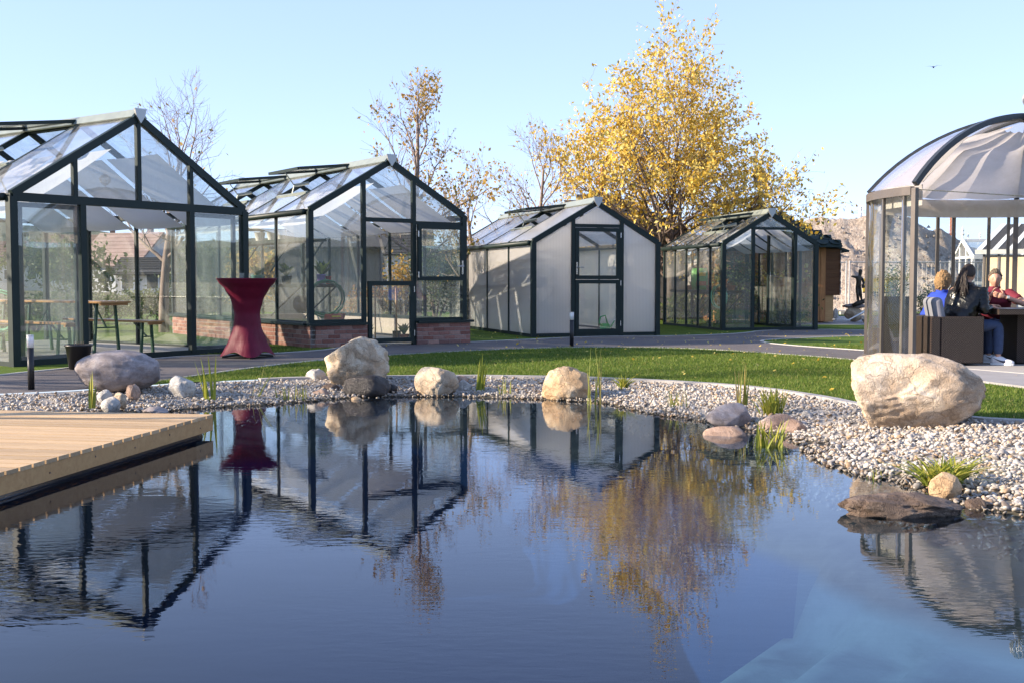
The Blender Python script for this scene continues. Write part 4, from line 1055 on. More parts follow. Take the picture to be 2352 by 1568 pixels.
# ------------------------------------------------------------------ wicker furniture
def mat_wicker(name, c1, c2):
    m = NT(name); v = m.coord()
    b = m.n('TexBrick'); m.l(v, b.inputs['Vector']); b.inputs['Scale'].default_value = 1; b.inputs['Brick Width'].default_value = .03; b.inputs['Row Height'].default_value = .011; b.inputs['Mortar Size'].default_value = .0022
    b.inputs['Color1'].default_value = (*c1, 1); b.inputs['Color2'].default_value = (*c2, 1); b.inputs['Mortar'].default_value = (.006, .004, .003, 1)
    return m, b
def wick(name, c1, c2):
    m = NT(name); g = m.n('TexCoord'); sp = m.n('SeparateXYZ'); m.l(g.outputs['Object'], sp.inputs[0])
    h = m.math('ADD', sp.outputs[0], sp.outputs[1])
    row = m.math('FLOOR', m.math('MULTIPLY', sp.outputs[2], 70.0))
    ph = m.math('MULTIPLY', row, 3.14159)
    w1 = m.math('SINE', m.math('ADD', m.math('MULTIPLY', h, 190.0), ph)); w2 = m.math('SINE', m.math('MULTIPLY', sp.outputs[2], 439.8))
    hh = m.math('MULTIPLY', m.math('ADD', w1, 1.0), m.math('ADD', m.math('ABSOLUTE', w2), .25))
    c = m.ramp(m.math('MULTIPLY', hh, .4), [(.1, tuple(x * .35 for x in c1)), (.7, c2)])
    return m.done(m.pbr(c, .42, 0, m.bump(hh, .7, .006), .5))
M['wicker'] = wick('brown_wicker', (.032, .019, .013), (.075, .047, .034))
M['cushion'] = mat_simple('grey_cushion', (.21, .21, .24), .9, 0, .06, 30, .2)
def armchair(name, label, loc, rz, w=.7, dp=.66, h=.62, backh=.62, seat=.30):
    r = empty(name, loc, rz, label, 'armchair')          # local: faces +x, width along y
    MB().box((.065, 0, backh / 2 + .02), (.13, w, backh - .02)).build('backrest', M['wicker'], r, bevel=.015)
    for s in (-1, 1): MB().box((.13 + (dp - .13) / 2 + .001, s * (w / 2 - .055), h / 2 + .02), (dp - .13, .11, h - .024)).build('armrest', M['wicker'], r, bevel=.015)
    MB().box((dp / 2 + .06, 0, seat / 2 + .03), (dp - .14, w - .225, seat)).build('seat_base', M['wicker'], r, bevel=.01)
    MB().box((dp / 2 + .06, 0, seat + .09), (dp - .15, w - .23, .11)).build('seat_cushion', M['cushion'], r, bevel=.03)
    return r
ac = armchair('armchair', 'low brown wicker armchair in front, holding the person in leather', (5.37, 14.72, GF), RAD(3), .74, .70)
armchair('armchair', 'brown wicker armchair half hidden behind the front armchair', (5.40, 15.55, GF), RAD(0), .72, .68)
cu = MB().box((0, 0, .19), (.14, .42, .38), Matrix.Rotation(RAD(-12), 3, 'Y')).build('cushion', M['cushion'], None, True, bevel=.065, seg=6); cu.location = (5.52, 14.60, GF + .50); tag(cu, 'grey cushion propped upright on the front wicker armchair', 'cushion')
hb = empty('high_back_chair', (5.20, 15.16, GF), 0, 'tall back brown wicker chair behind the curved glass', 'chair')
N_ = 8; vs = []
for i in range(N_ + 1):
    z = .04 + .84 * i / N_; y = -.05 * math.sin(math.pi * i / N_) - .05 * (i / N_) ** 2 * 0 + (.06 * (i / N_) ** 3)
    vs += [(-.17, -y - .03, z), (.22, -y - .03, z), (.22, -y + .04, z), (-.17, -y + .04, z)]
MB().add(vs, [(4 * i + j, 4 * i + (j + 1) % 4, 4 * i + 4 + (j + 1) % 4, 4 * i + 4 + j) for i in range(N_) for j in range(4)] + [(0, 3, 2, 1), (4 * N_, 4 * N_ + 1, 4 * N_ + 2, 4 * N_ + 3)]).build('backrest', M['wicker'], hb)
MB().box((.02, .26, .23), (.36, .36, .42)).build('seat', M['wicker'], hb)
tb = empty('garden_table', (6.82, 14.92, GF), RAD(2), 'dark wicker garden table with papers, right of the armchairs', 'table')
MB().box((0, 0, .685), (1.08, .92, .07)).build('table_top', M['wicker'], tb, bevel=.006)
MB().box((0, 0, .7235), (1.07, .91, .006)).build('glass_top', M['steel'] if 0 else M['black'], tb)
MB().box((.12, 0, .33), (.62, .5, .62)).build('pedestal', M['wicker'], tb)
tz = GF + .727
pp = MB().box((0, 0, 0), (.30, .21, .003), Matrix.Rotation(.3, 3, 'Z')).build('paper', M['white']); pp.location = (6.55, 14.72, tz + .0016); tag(pp, 'white paper sheet lying on the wicker table', 'paper')
cp = MB().lathe([(.030, 0), (.040, .105), (.038, .105), (.028, .004), (0, .004)], n=20, cap=False).build('cup', M['glass'], None, True); cp.location = (6.86, 14.62, tz); tag(cp, 'clear plastic cup on the wicker table', 'cup')

# ------------------------------------------------------------------ people
M['skin'] = mat_simple('skin', (.56, .31, .22), .5, 0, .10, 14, .05, Subsurface_Weight=.15)
M['leather'] = None
m = NT('black_leather'); v = m.coord(); n = m.noise(v, 7, 2, .5, 1.4); M['leather'] = m.done(m.pbr((.006, .0055, .005), .30, 0, m.bump(n, .35, .06), .4))
M['jeans'] = mat_simple('blue_jeans', (.035, .055, .115), .85, 0, .25, 18, .25)
M['blue'] = mat_simple('royal_blue_jersey', (.02, .055, .42), .85, 0, .1, 12, .2)
M['maroonshirt'] = mat_simple('maroon_polo', (.16, .012, .03), .8, 0, .12, 14, .25)
M['darkhair'] = mat_simple('dark_hair', (.022, .012, .009), .45, 0, .4, 40, .6)
M['blond'] = mat_simple('blond_hair', (.40, .235, .105), .5, 0, .5, 60, .9)
M['greyhair'] = mat_simple('greying_hair', (.14, .105, .075), .55, 0, .4, 40, .8)
M['shoe'] = mat_simple('white_shoe', (.72, .72, .74), .45, 0, .04)
M['navy'] = mat_simple('navy_trim', (.01, .012, .03), .4)
M['eye'] = mat_simple('eye_dark', (.02, .015, .012), .2)
M['lip'] = mat_simple('lip', (.42, .15, .12), .45)
def skin(name, J, E, mat, parent, root='pelvis', sub=2):
    ks = list(J); me = bpy.data.meshes.new(name); me.from_pydata([J[k][0] for k in ks], [(ks.index(a), ks.index(b)) for a, b in E], [])
    me.materials.append(M[mat]); o = bpy.data.objects.new(name, me); COL.objects.link(o); adopt(o, parent)
    md = o.modifiers.new('skin', 'SKIN'); md.use_smooth_shade = True; md.branch_smoothing = .6
    sv = me.skin_vertices[0].data if me.skin_vertices else None
    if sv is None:
        me.attributes; bm = bmesh.new(); bm.from_mesh(me); bm.verts.layers.skin.verify(); bm.to_mesh(me); bm.free(); sv = me.skin_vertices[0].data
    for k, v in zip(ks, sv):
        r = J[k][1]; v.radius = r if isinstance(r, tuple) else (r, r); v.use_root = (k == root)
    s = o.modifiers.new('subsurf', 'SUBSURF'); s.levels = sub; s.render_levels = sub
    return o
def head(c, fwd, parent, hair, style, tilt=0):
    c = Vector(c); f = Vector(fwd).normalized(); side = f.cross(Vector((0, 0, 1))).normalized(); up = side.cross(f).normalized()
    Rm = Matrix((side, f, up)).transposed()      # local x=right of person, y=forward, z=up
    bm = bmesh.new(); bmesh.ops.create_icosphere(bm, subdivisions=4, radius=1)
    for v in bm.verts:
        x, y, z = v.co
        k = 1 - .28 * max(0, -z) ** 1.3                       # jaw narrower than the skull
        X, Y, Z = x * .080 * k, y * .100, z * .124
        if y < 0 and z < -.3: Y *= .72
        if y > 0:
            nose = math.exp(-(x / .17) ** 2) * math.exp(-((z + .12) / .22) ** 2); Y += .024 * nose
            brow = math.exp(-((z - .14) / .10) ** 2) * math.exp(-(x / .6) ** 2); Y += .006 * brow
            for sx in (-.36, .36): Y -= .012 * math.exp(-((x - sx) / .16) ** 2 - ((z - .02) / .11) ** 2)
            Y += .005 * math.exp(-((z + .46) / .08) ** 2 - (x / .25) ** 2) + .008 * math.exp(-((z + .85) / .2) ** 2 - (x / .3) ** 2)
        v.co = (X, Y, Z)
    me = bpy.data.meshes.new('head'); bm.to_mesh(me); bm.free(); me.materials.append(M['skin']); me.polygons.foreach_set('use_smooth', [True] * len(me.polygons))
    h = bpy.data.objects.new('head', me); COL.objects.link(h); h.matrix_world = Matrix.Translation(c) @ Rm.to_4x4()
    h.location = c; h.rotation_euler = Rm.to_euler(); adopt(h, parent)
    for sx in (-1, 1):
        e = MB(); e.lathe([(.0, -.034), (.016, -.03), (.02, 0), (.016, .028), (0, .034)], n=10); e.v = [(sx * .078 + a * .45, -.01 + b * .9, z_ - .0) for a, b, z_ in e.v]; e.build('ear', M['skin'], h, True)
        y = MB(); y.lathe([(0, -.007), (.008, -.004), (.010, 0), (.008, .004), (0, .007)], n=8); y.v = [(sx * .029 + a * 1.3, .081 + b * .4, z_ * .7 + .004) for a, b, z_ in y.v]; y.build('eye', M['eye'], h, True)
        b_ = MB().tube([(sx * .014, .094, .022), (sx * .03, .090, .027), (sx * .045, .080, .021)], .0035, 5); b_.build('eyebrow', M[hair], h, True)
    MB().tube([(-.024, .080, -.055), (0, .092, -.053), (.024, .080, -.055)], [.002, .006, .002], 6).build('mouth', M['lip'], h, True)
    bm = bmesh.new(); bmesh.ops.create_icosphere(bm, subdivisions=5, radius=1); off = Vector((c.x * 9, c.y * 7, 1))
    cut = []
    for v in bm.verts:
        d = v.co.copy(); x, y, z = d
        n = noise.noise(d * 4 + off) * .4 + noise.noise(d * 9 + off) * .4 + noise.noise(d * 18 + off) * .35
        line = {'short': -.28 + .95 * max(0, y + .25), 'curly': -1.05 + 1.45 * max(0, y + .1), 'tail': -.35 + 1.0 * max(0, y + .2)}[style] + n * .08
        if z < line: cut.append(v)
        g = {'short': 1.10, 'curly': 1.24, 'tail': 1.09}[style] + n * {'short': .26, 'curly': .34, 'tail': .06}[style]
        k = 1 - .2 * max(0, -z)
        v.co = Vector((x * .082 * k * g, y * .102 * g, z * .127 * g))
    bmesh.ops.delete(bm, geom=cut, context='VERTS')
    me = bpy.data.meshes.new('hair'); bm.to_mesh(me); bm.free(); me.materials.append(M[hair]); me.polygons.foreach_set('use_smooth', [True] * len(me.polygons))
    o = bpy.data.objects.new('hair', me); COL.objects.link(o); o.parent = h
    sd = o.modifiers.new('solid', 'SOLIDIFY'); sd.thickness = .012; sd.offset = -1
    if style == 'tail':
        t = MB(); rr = random.Random(4)
        for k in range(80):
            a = rr.uniform(0, 6.28); r = .05 * math.sqrt(rr.random()); p0 = Vector((r * math.cos(a) * .6, -.105, .045 + r * math.sin(a) * .6)); L = rr.uniform(.22, .36); wv = rr.uniform(0, 6)
            t.tube([p0 + Vector((r * 1.6 * math.cos(a) * s_ + .012 * math.sin(wv + s_ * 7), -.055 * math.sin(min(1, s_ * 2) * 1.57) + r * s_ * .9 * math.sin(a) - .0 * s_, -L * s_ ** 1.2)) for s_ in [i / 7 for i in range(8)]], [.007, .010, .011, .011, .010, .008, .006, .002], 5)
        t.build('ponytail', M[hair], h, True)
    return h
def hand(parent, wrist, dirv, palm_n, mat='skin', curl=.6, flip=1):
    """palm and five fingers; dirv = pointing direction, palm_n = palm normal"""
    w = Vector(wrist); d = Vector(dirv).normalized(); n = Vector(palm_n); n = (n - d * n.dot(d)).normalized(); s = d.cross(n)
    mb = MB()
    prof = [(-.005, .024, .018), (.02, .032, .018), (.05, .040, .016), (.085, .040, .013)]; vs = []
    for t, a, b in prof:
        for j in range(10):
            an = 2 * math.pi * j / 10; vs.append(w + d * t + s * (a * math.cos(an)) + n * (b * math.sin(an)))
    mb.add(vs, [(10 * i + j, 10 * i + (j + 1) % 10, 10 * i + 10 + (j + 1) % 10, 10 * i + 10 + j) for i in range(3) for j in range(10)] + [tuple(range(9, -1, -1)), tuple(range(30, 40))])
    for k, (o, L) in enumerate(((-.029, .062), (-.010, .074), (.010, .080), (.029, .070))):
        p = w + d * .082 + s * o * flip; pts = [p]; dd = d.copy()
        for seg in (.45, .32, .23):
            pts.append(pts[-1] + dd * L * seg); dd = (dd + n * curl).normalized()
        mb.tube(pts, [.0095, .009, .008, .006], 7)
    p = w + d * .03 + s * .034 * flip; dd = (d * .6 + s * .75 * flip + n * .3).normalized(); pts = [p - dd * .012]
    for seg in (.04, .032, .022): pts.append(pts[-1] + dd * seg); dd = (dd + n * curl * .4 + d * .3).normalized()
    mb.tube(pts, [.014, .012, .010, .007], 7)
    return mb.build('hand', M[mat], parent, True, world=True)
def person(label, hip, facing, lean, headc, look, hair, style, top, bottom, arms, legs, sleeve='long', sh=.19, shaxis=None, bulk=1.0):
    f = Vector((*facing, 0)).normalized(); sd = Vector(shaxis).normalized() if shaxis else f.cross(Vector((0, 0, 1))); hs = f.cross(Vector((0, 0, 1)))
    hip = Vector(hip); r = empty('person', (hip.x, hip.y, GF), 0, label, 'person')
    headc = Vector(headc); neck = headc + Vector((0, 0, -.125)) - Vector(look).normalized() * .02
    chest = neck + Vector((0, 0, -.17)) + (hip - neck) * .08; spine = hip.lerp(chest, .5) + f * -.02
    J = {'pelvis': (hip, (.15, .115)), 'spine': (spine, (.135, .10)), 'chest': (chest, (.15, .105)), 'neckb': (neck + Vector((0, 0, -.045)), .062), 'neck': (neck + Vector((0, 0, .02)), .052), 'skull': (headc + Vector((0, 0, -.03)), .06)}
    E = [('pelvis', 'spine'), ('spine', 'chest'), ('chest', 'neckb'), ('neckb', 'neck'), ('neck', 'skull')]
    for q, sg in (('R', 1), ('L', -1)):
        s0 = neck + Vector((0, 0, -.085)) + sd * sg * sh; el, wr = [Vector(x) for x in arms[q][:2]]
        J['sh' + q] = (s0, .062); J['el' + q] = (el, .043); J['wr' + q] = (wr, .028)
        E += [('chest', 'sh' + q), ('sh' + q, 'el' + q), ('el' + q, 'wr' + q)]
        hp = hip + hs * sg * .095 + f * .04 + Vector((0, 0, -.02)); kn, an = [Vector(x) for x in legs[q]]
        J['hp' + q] = (hp, .088); J['kn' + q] = (kn, .06); J['cf' + q] = (kn.lerp(an, .35), .055); J['an' + q] = (an, .036)
        E += [('pelvis', 'hp' + q), ('hp' + q, 'kn' + q), ('kn' + q, 'cf' + q), ('cf' + q, 'an' + q)]
    body = skin('body', J, E, 'skin', r)
    def fat(k, g, add=0.0):
        c, rad = J[k]; return (c, tuple(x * g + add for x in rad) if isinstance(rad, tuple) else rad * g + add)
    up = Vector((0, 0, 1)); keys = [(hip + Vector((0, 0, -.10)), hs, .185, .15), (hip + Vector((0, 0, .04)), hs, .195, .155), (spine, (hs + sd).normalized(), .19, .145), (chest, sd, .215, .145), (neck + Vector((0, 0, -.10)), sd, .205, .115), (neck + Vector((0, 0, -.055)), sd, .15, .09), (neck + Vector((0, 0, -.02)), sd, .082, .075), (neck + Vector((0, 0, .015)), sd, .07, .068)]
    off = Vector((hip.x * 5, hip.y * 3, 0)); mb = MB(); vs = []; NR, NS = 36, 28
    for i in range(NR + 1):
        t = i / NR * (len(keys) - 1); a = min(int(t), len(keys) - 2); u = t - a; u = u * u * (3 - 2 * u) if a > 2 else u
        A, B = keys[a], keys[a + 1]; c = A[0].lerp(B[0], u); ax = A[1].lerp(B[1], u).normalized(); ay = up.cross(ax).normalized(); ww = (A[2] + (B[2] - A[2]) * u) * bulk; dd = (A[3] + (B[3] - A[3]) * u) * bulk
        if t > 5.5: ww /= bulk; dd /= bulk
        for j in range(NS):
            an = 2 * math.pi * j / NS; ca, sa = math.cos(an), math.sin(an); k = (abs(ca) ** 2.6 + abs(sa) ** 2.6) ** (-1 / 2.6)
            q = c + ax * ww * ca * k + ay * dd * sa * k
            f_ = .016 * noise.noise(Vector((q.x * 7, q.y * 7, q.z * 13)) + off) + .010 * noise.noise(Vector((q.x * 16, q.y * 16, q.z * 26)) + off)
            vs.append(q + (ax * ca + ay * sa) * f_)
    mb.add(vs, [(NS * i + j, NS * i + (j + 1) % NS, NS * i + NS + (j + 1) % NS, NS * i + NS + j) for i in range(NR) for j in range(NS)] + [tuple(range(NS))[::-1]])
    for q, sg in (('R', 1), ('L', -1)):
        s0 = J['sh' + q][0] - sd * sg * .03; el = J['el' + q][0]; wr = J['wr' + q][0]; pts = []; rs = []
        path = [(s0, .078), (s0.lerp(el, .3), .076), (s0.lerp(el, .62), .068)] + ([(el, .058), (el.lerp(wr, .5), .052), (el.lerp(wr, .95), .043)] if sleeve == 'long' else [])
        for (p0, r0), (p1_, r1) in zip(path, path[1:]):
            for k in range(5): u = k / 5; pts.append(p0.lerp(p1_, u)); rs.append((r0 + (r1 - r0) * u) * (1 + .08 * math.sin(len(rs) * 1.9 + sg)) * (.5 + .5 * bulk))
        pts.append(path[-1][0]); rs.append(path[-1][1]); mb.tube(pts, rs, 14)
    mb.build('jacket' if top == 'leather' else 'shirt', M[top], r, True, world=True)
    L = {'pelvis': (hip + Vector((0, 0, -.03)), (.165, .12))}; LE = []
    for q in 'RL':
        for k in ('hp', 'kn', 'cf'): L[k + q] = fat(k + q, 1.08, .014)
        L['an' + q] = (J['kn' + q][0].lerp(J['an' + q][0], .93), .062); LE += [('pelvis', 'hp' + q), ('hp' + q, 'kn' + q), ('kn' + q, 'cf' + q), ('cf' + q, 'an' + q)]
    skin('trousers', L, LE, bottom, r)
    head(headc, look, r, hair, style)
    for q, sg in (('R', 1), ('L', -1)):
        if len(arms[q]) > 2: hand(r, arms[q][1], arms[q][2], arms[q][3], flip=sg)
    return r
def shoe(parent, ankle, fwd, logo=True):
    a = Vector(ankle); f = Vector((*fwd, 0)).normalized(); s = f.cross(Vector((0, 0, 1)))
    base = Vector((a.x, a.y, GF + .005)); prof = [(-.085, .030, .075), (-.05, .038, .095), (.0, .040, .10), (.05, .043, .085), (.11, .047, .06), (.165, .044, .045), (.195, .025, .03)]
    def sec(rows, zlo, zf):
        vs = []
        for t, wd, h in rows:
            for j in range(9):
                an = math.pi * j / 8; vs.append(base + f * t + s * (wd * math.cos(an)) + Vector((0, 0, zlo + (zf * h) * math.sin(an) ** .7)))
        return MB().add(vs, [(9 * i + j, 9 * i + j + 1, 9 * i + 10 + j, 9 * i + 9 + j) for i in range(len(rows) - 1) for j in range(8)] + [tuple(range(8, -1, -1)), tuple(range(9 * (len(rows) - 1), 9 * len(rows)))] + [(9 * i, 9 * i + 9, 9 * i + 17, 9 * i + 8) for i in range(len(rows) - 1)])
    o = sec(prof, .022, 1).build('shoe', M['shoe'], parent, True, world=True)
    so_ = MB().slab([base + f * t + s * q * (wd + .004) + Vector((0, 0, .012)) for t, wd, h in prof for q in (1,)] + [base + f * t - s * (wd + .004) + Vector((0, 0, .012)) for t, wd, h in prof[::-1]], .024, (0, 0, 1)); so_.build('sole', M['white'], o, False, world=False)
    so2 = o.children[0]; so2.parent = o; so2.matrix_parent_inverse = mw(o).inverted()
    # curved tick on the outer side of the shoe
    sw = MB(); pts = []
    for i in range(13):
        t = i / 12; x = .10 - .15 * t; z = .040 + .050 * t ** 1.6 if t > .12 else .048 - .06 * t; wdh = .013 * (1 - t) + .002
        for q in (-1, 1): pts.append(base + f * x + s * (.049 - .006 * t) + Vector((0, 0, z + q * wdh)))
    sw.add(pts, [(2 * i, 2 * i + 1, 2 * i + 3, 2 * i + 2) for i in range(12)]); k = sw.build('side_mark', M['navy'], o, True); k.matrix_parent_inverse = mw(o).inverted()
    lc = MB().tube([base + f * (.045 + .012 * i) + s * (.02 * math.sin(i * 2.2)) + Vector((0, 0, .112 - .008 * i)) for i in range(6)], .004, 5).build('lace', M['white'], o, True); lc.matrix_parent_inverse = mw(o).inverted()
p1 = person('person in black leather jacket and jeans seated with back to us, dark ponytail', (5.87, 14.74, .74), (.88, .30), 0, (6.03, 14.78, 1.405), (.74, .60, -.10), 'darkhair', 'tail', 'leather', 'jeans',
       {'R': ((6.14, 14.52, .93), (6.30, 14.72, .965), (.8, .5, .0), (0, 0, -1)), 'L': ((6.12, 15.08, .97), (6.40, 15.0, .985), (.8, -.2, 0), (0, 0, -1))},
       {'R': ((6.36, 14.60, .74), (6.33, 14.52, .31)), 'L': ((6.33, 14.90, .73), (6.36, 14.88, .30))}, 'long', .20, (.78, -.60, -.02), 1.18)
shoe(p1, (6.33, 14.52, .3), (.75, -.55)); shoe(p1, (6.36, 14.88, .3), (.9, -.1))
p2 = person('blond person in royal blue top seated half hidden behind the leather jacket', (5.80, 15.50, .70), (.95, .1), 0, (5.93, 15.40, 1.30), (.8, .55, -.1), 'blond', 'curly', 'blue', 'jeans',
       {'R': ((6.02, 15.16, .98), (6.24, 15.26, .95), (.9, .2, 0), (0, 0, -1)), 'L': ((6.05, 15.66, .98), (6.25, 15.5, .95), (.9, -.2, 0), (0, 0, -1))},
       {'R': ((6.26, 15.32, .70), (6.28, 15.30, .30)), 'L': ((6.26, 15.60, .70), (6.28, 15.60, .30))}, 'long', .19, (.55, -.83, 0), 1.06)
shoe(p2, (6.28, 15.30, .3), (1, 0)); shoe(p2, (6.28, 15.60, .3), (1, 0))
p3 = person('person in maroon polo shirt facing us with hands folded below the chin', (6.90, 15.92, .72), (-.22, -.97), 0, (6.745, 15.62, 1.345), (-.32, -.93, -.16), 'greyhair', 'short', 'maroonshirt', 'jeans',
       {'R': ((6.52, 15.36, 1.02), (6.53, 15.27, 1.10), (.35, -.1, .75), (.8, -.4, .2)), 'L': ((7.0, 15.22, .99), (6.68, 15.16, 1.10), (-.95, .05, .25), (-.1, .6, .2))},
       {'R': ((6.78, 15.50, .70), (6.74, 15.52, .30)), 'L': ((7.02, 15.48, .70), (7.04, 15.50, .30))}, 'short', .20, (-.97, .2, 0))
shoe(p3, (6.74, 15.52, .3), (-.2, -1)); shoe(p3, (7.04, 15.50, .3), (-.2, -1))
wt = MB().lathe([(.034, -.012), (.036, 0), (.034, .012)], n=16, cap=False)
d_ = Vector((-.95, .05, .25)).normalized(); Rq = d_.to_track_quat('Z', 'Y').to_matrix(); wt.v = [tuple(Rq @ Vector(q) + Vector((6.72, 15.16, 1.09))) for q in wt.v]
wo_ = wt.build('watch_strap', M['black'], p3, True, world=True)
wf = MB().box((6.715, 15.122, 1.095), (.034, .006, .036)).build('watch_face', M['white'], wo_); wf.matrix_parent_inverse = mw(wo_).inverted()
# an armchair for the person facing us
armchair('armchair', 'brown wicker armchair of the person in maroon', (6.98, 16.22, GF), RAD(-103), .74, .66)

# ------------------------------------------------------------------ background: heap, sheds, fence, statue, houses, hills
m = NT('heap_gravel'); v = m.coord(); n = m.noise(v, 1.1, 8, .7); n2 = m.noise(v, 7, 6, .75)
c = m.ramp(n, [(.3, (.46, .37, .29)), (.55, (.56, .47, .385)), (.75, (.64, .56, .48))]); c = m.mix(.6, c, m.ramp(n2, [(.32, (.18,) * 3), (.7, (.92,) * 3)]), 'OVERLAY')
M['heap'] = m.done(m.pbr(c, .95, 0, m.bump(n2, 1.0, .25), .1))
def heap():
    prof = [(1480, 655), (1560, 640), (1640, 572), (1760, 545), (1860, 519), (1905, 513), (1960, 508), (2000, 496), (2060, 500), (2103, 519), (2156, 540), (2199, 568), (2240, 600), (2290, 640), (2330, 656)]
    D = 47.0; xs = [(p[0] - 1176) / FPX * D for p in prof]; zs = [1.3 + (648 - p[1]) / FPX * D for p in prof]
    X = np.linspace(xs[0], xs[-1], 190); Y = np.linspace(-9, 9, 84); V = []
    for y in Y:
        for x in X:
            top = np.interp(x, xs, zs) - .2; h = top - abs(y) * .62 + .35 * max(0, 1 - abs(y))
            nz = noise.fractal(Vector((x * .45, y * .45, 2)), .7, 2.1, 5) * .28 + noise.fractal(Vector((x * 2.2, y * 2.2, 5)), .7, 2.1, 3) * .10
            ridge = .22 * abs(noise.noise(Vector((x * .9, y * .12, 9)))) * min(1, abs(y) / 2)
            V.append((x, D + y, max(h + nz * min(1, max(0, h) + .2) - ridge, 0) + .12))
    n = len(X); F = [(j * n + i, j * n + i + 1, (j + 1) * n + i + 1, (j + 1) * n + i) for j in range(len(Y) - 1) for i in range(n - 1)]
    o = np_obj('gravel_heap', np.array(V), np.array(F), M['heap'], None, True); tag(o, 'tall heap of reddish excavated gravel behind the wooden shed', 'gravel heap')
    # loose stones on the slope facing us
    k = 3200; i = RNG.integers(0, len(V), k); base = np.array(V)[i] + RNG.normal(0, .1, (k, 3)) * (1, 1, .3); base = base[base[:, 2] > .3]; k = len(base)
    T = np.array([(1, 0, -.5), (-.5, .87, -.5), (-.5, -.87, -.5), (0, 0, .8)]); s = RNG.uniform(.03, .11, k); an = RNG.uniform(0, 6.28, k); ca, sa = np.cos(an), np.sin(an)
    W = np.stack([T[None, :, 0] * ca[:, None] - T[None, :, 1] * sa[:, None], T[None, :, 0] * sa[:, None] + T[None, :, 1] * ca[:, None], np.broadcast_to(T[None, :, 2], (k, 4))], -1) * s[:, None, None] + base[:, None]
    f = np.array([(0, 1, 3), (1, 2, 3), (2, 0, 3), (0, 2, 1)]); Fq = f[None] + (np.arange(k) * 4)[:, None, None]
    st = np_obj('loose_stones', W.reshape(-1, 3), Fq.reshape(-1, 3), M['heap']); st.parent = o; st['kind'] = 'stuff'
heap()

M['planks'] = mat_wood('orange_brown_planks', (.30, .125, .045), (.50, .24, .09), (9, 9, 1), .6, .3)
M['claddark'] = mat_wood('dark_clapboard', (.13, .055, .025), (.20, .09, .04), (1, 9, 9), .6, .2)
M['shinglepale'] = mat_wood('weathered_shingle', (.38, .32, .28), (.52, .46, .42), (9, 9, 1), .8, .25)
M['roofgreen'] = mat_simple('dark_green_shingle', (.018, .035, .035), .8, 0, .25, 9, .3)
M['roofdark'] = mat_simple('dark_grey_shingle', (.035, .033, .035), .8, 0, .25, 9, .3)
M['greyplank'] = mat_wood('grey_planks', (.17, .17, .18), (.26, .26, .28), (9, 9, 1), .8, .2)
def pyramid_hut(name, label, x0, x1, y0, y1, eave, apex, plank, roof, over=.35, shingle_rows=9, pn=22, scal=True):
    cx, cy = (x0 + x1) / 2, (y0 + y1) / 2; r = empty(name, (cx, cy, .22), 0, label, 'shed'); hw, hd = (x1 - x0) / 2, (y1 - y0) / 2; e = eave - .22; ap = apex - .22
    MB().box((0, 0, e / 2), (2 * hw - .06, 2 * hd - .06, e)).build('wall_core', M['claddark'], r)
    pw = 2 * hw / pn; me = MB().box((0, 0, 0), (pw - .008, .024, e - .06)).mesh('plank', M[plank])
    for i in range(pn): link_mesh('plank', me, r, (-hw + pw * (i + .5), -hd - .012 + random.uniform(-.003, .003), e / 2 + .02))
    pd = 2 * hd / pn; me = MB().box((0, 0, 0), (.024, pd - .008, e - .06)).mesh('plank', M[plank])
    for i in range(pn):
        for s in (-1, 1): link_mesh('plank', me, r, (s * (hw + .012), -hd + pd * (i + .5), e / 2 + .02))
    c = [(-hw - over, -hd - over, e - .05), (hw + over, -hd - over, e - .05), (hw + over, hd + over, e - .05), (-hw - over, hd + over, e - .05)]; a = Vector((0, 0, ap))
    rf = MB().add(c + [a] + [(x, y, z - .05) for x, y, z in c], [(0, 1, 4), (1, 2, 4), (2, 3, 4), (3, 0, 4), (0, 5, 6, 1), (1, 6, 7, 2), (2, 7, 8, 3), (3, 8, 5, 0), (5, 8, 7, 6)]).build('roof', M[roof], r)
    # rows of scalloped shingles on the slopes that can be seen
    sh = MB().slab([(-.5, 0, 0), (-.46, -.55, 0), (-.28, -.9, 0), (0, -1, 0), (.28, -.9, 0), (.46, -.55, 0), (.5, 0, 0)], .05, (0, 0, 1)).mesh('shingle', M[roof])
    for side in (0, 1):
        A, B = (Vector(c[0]), Vector(c[1])) if side == 0 else (Vector(c[1]), Vector(c[2]))
        d = (B - A).normalized(); up = (a - (A + B) / 2); L = up.length; up.normalize(); nn = d.cross(up).normalized(); Rm = Matrix((d, up, nn)).transposed()
        rh = L / shingle_rows
        for k in range(shingle_rows - 1):
            f = k / shingle_rows; p = A.lerp(a, f); q = B.lerp(a, f); n = max(1, int((q - p).length / .30)); wdt = (q - p).length / n
            for i in range(n):
                pos = p + d * wdt * (i + .5) + up * rh * .95 + nn * .022
                link_mesh('shingle', sh, rf, pos, (Rm @ Matrix.Rotation(math.radians(-2.5), 3, 'X')).to_euler(), (wdt * .98, rh * 1.0, .4))
    return r, hw, hd, e, ap
sh_, hw, hd, e_, ap_ = pyramid_hut('wooden_shed', 'orange brown plank shed with dark green scalloped pyramid roof', 5.35, 8.22, 29.4, 32.2, 2.30, 3.45, 'planks', 'roofgreen')
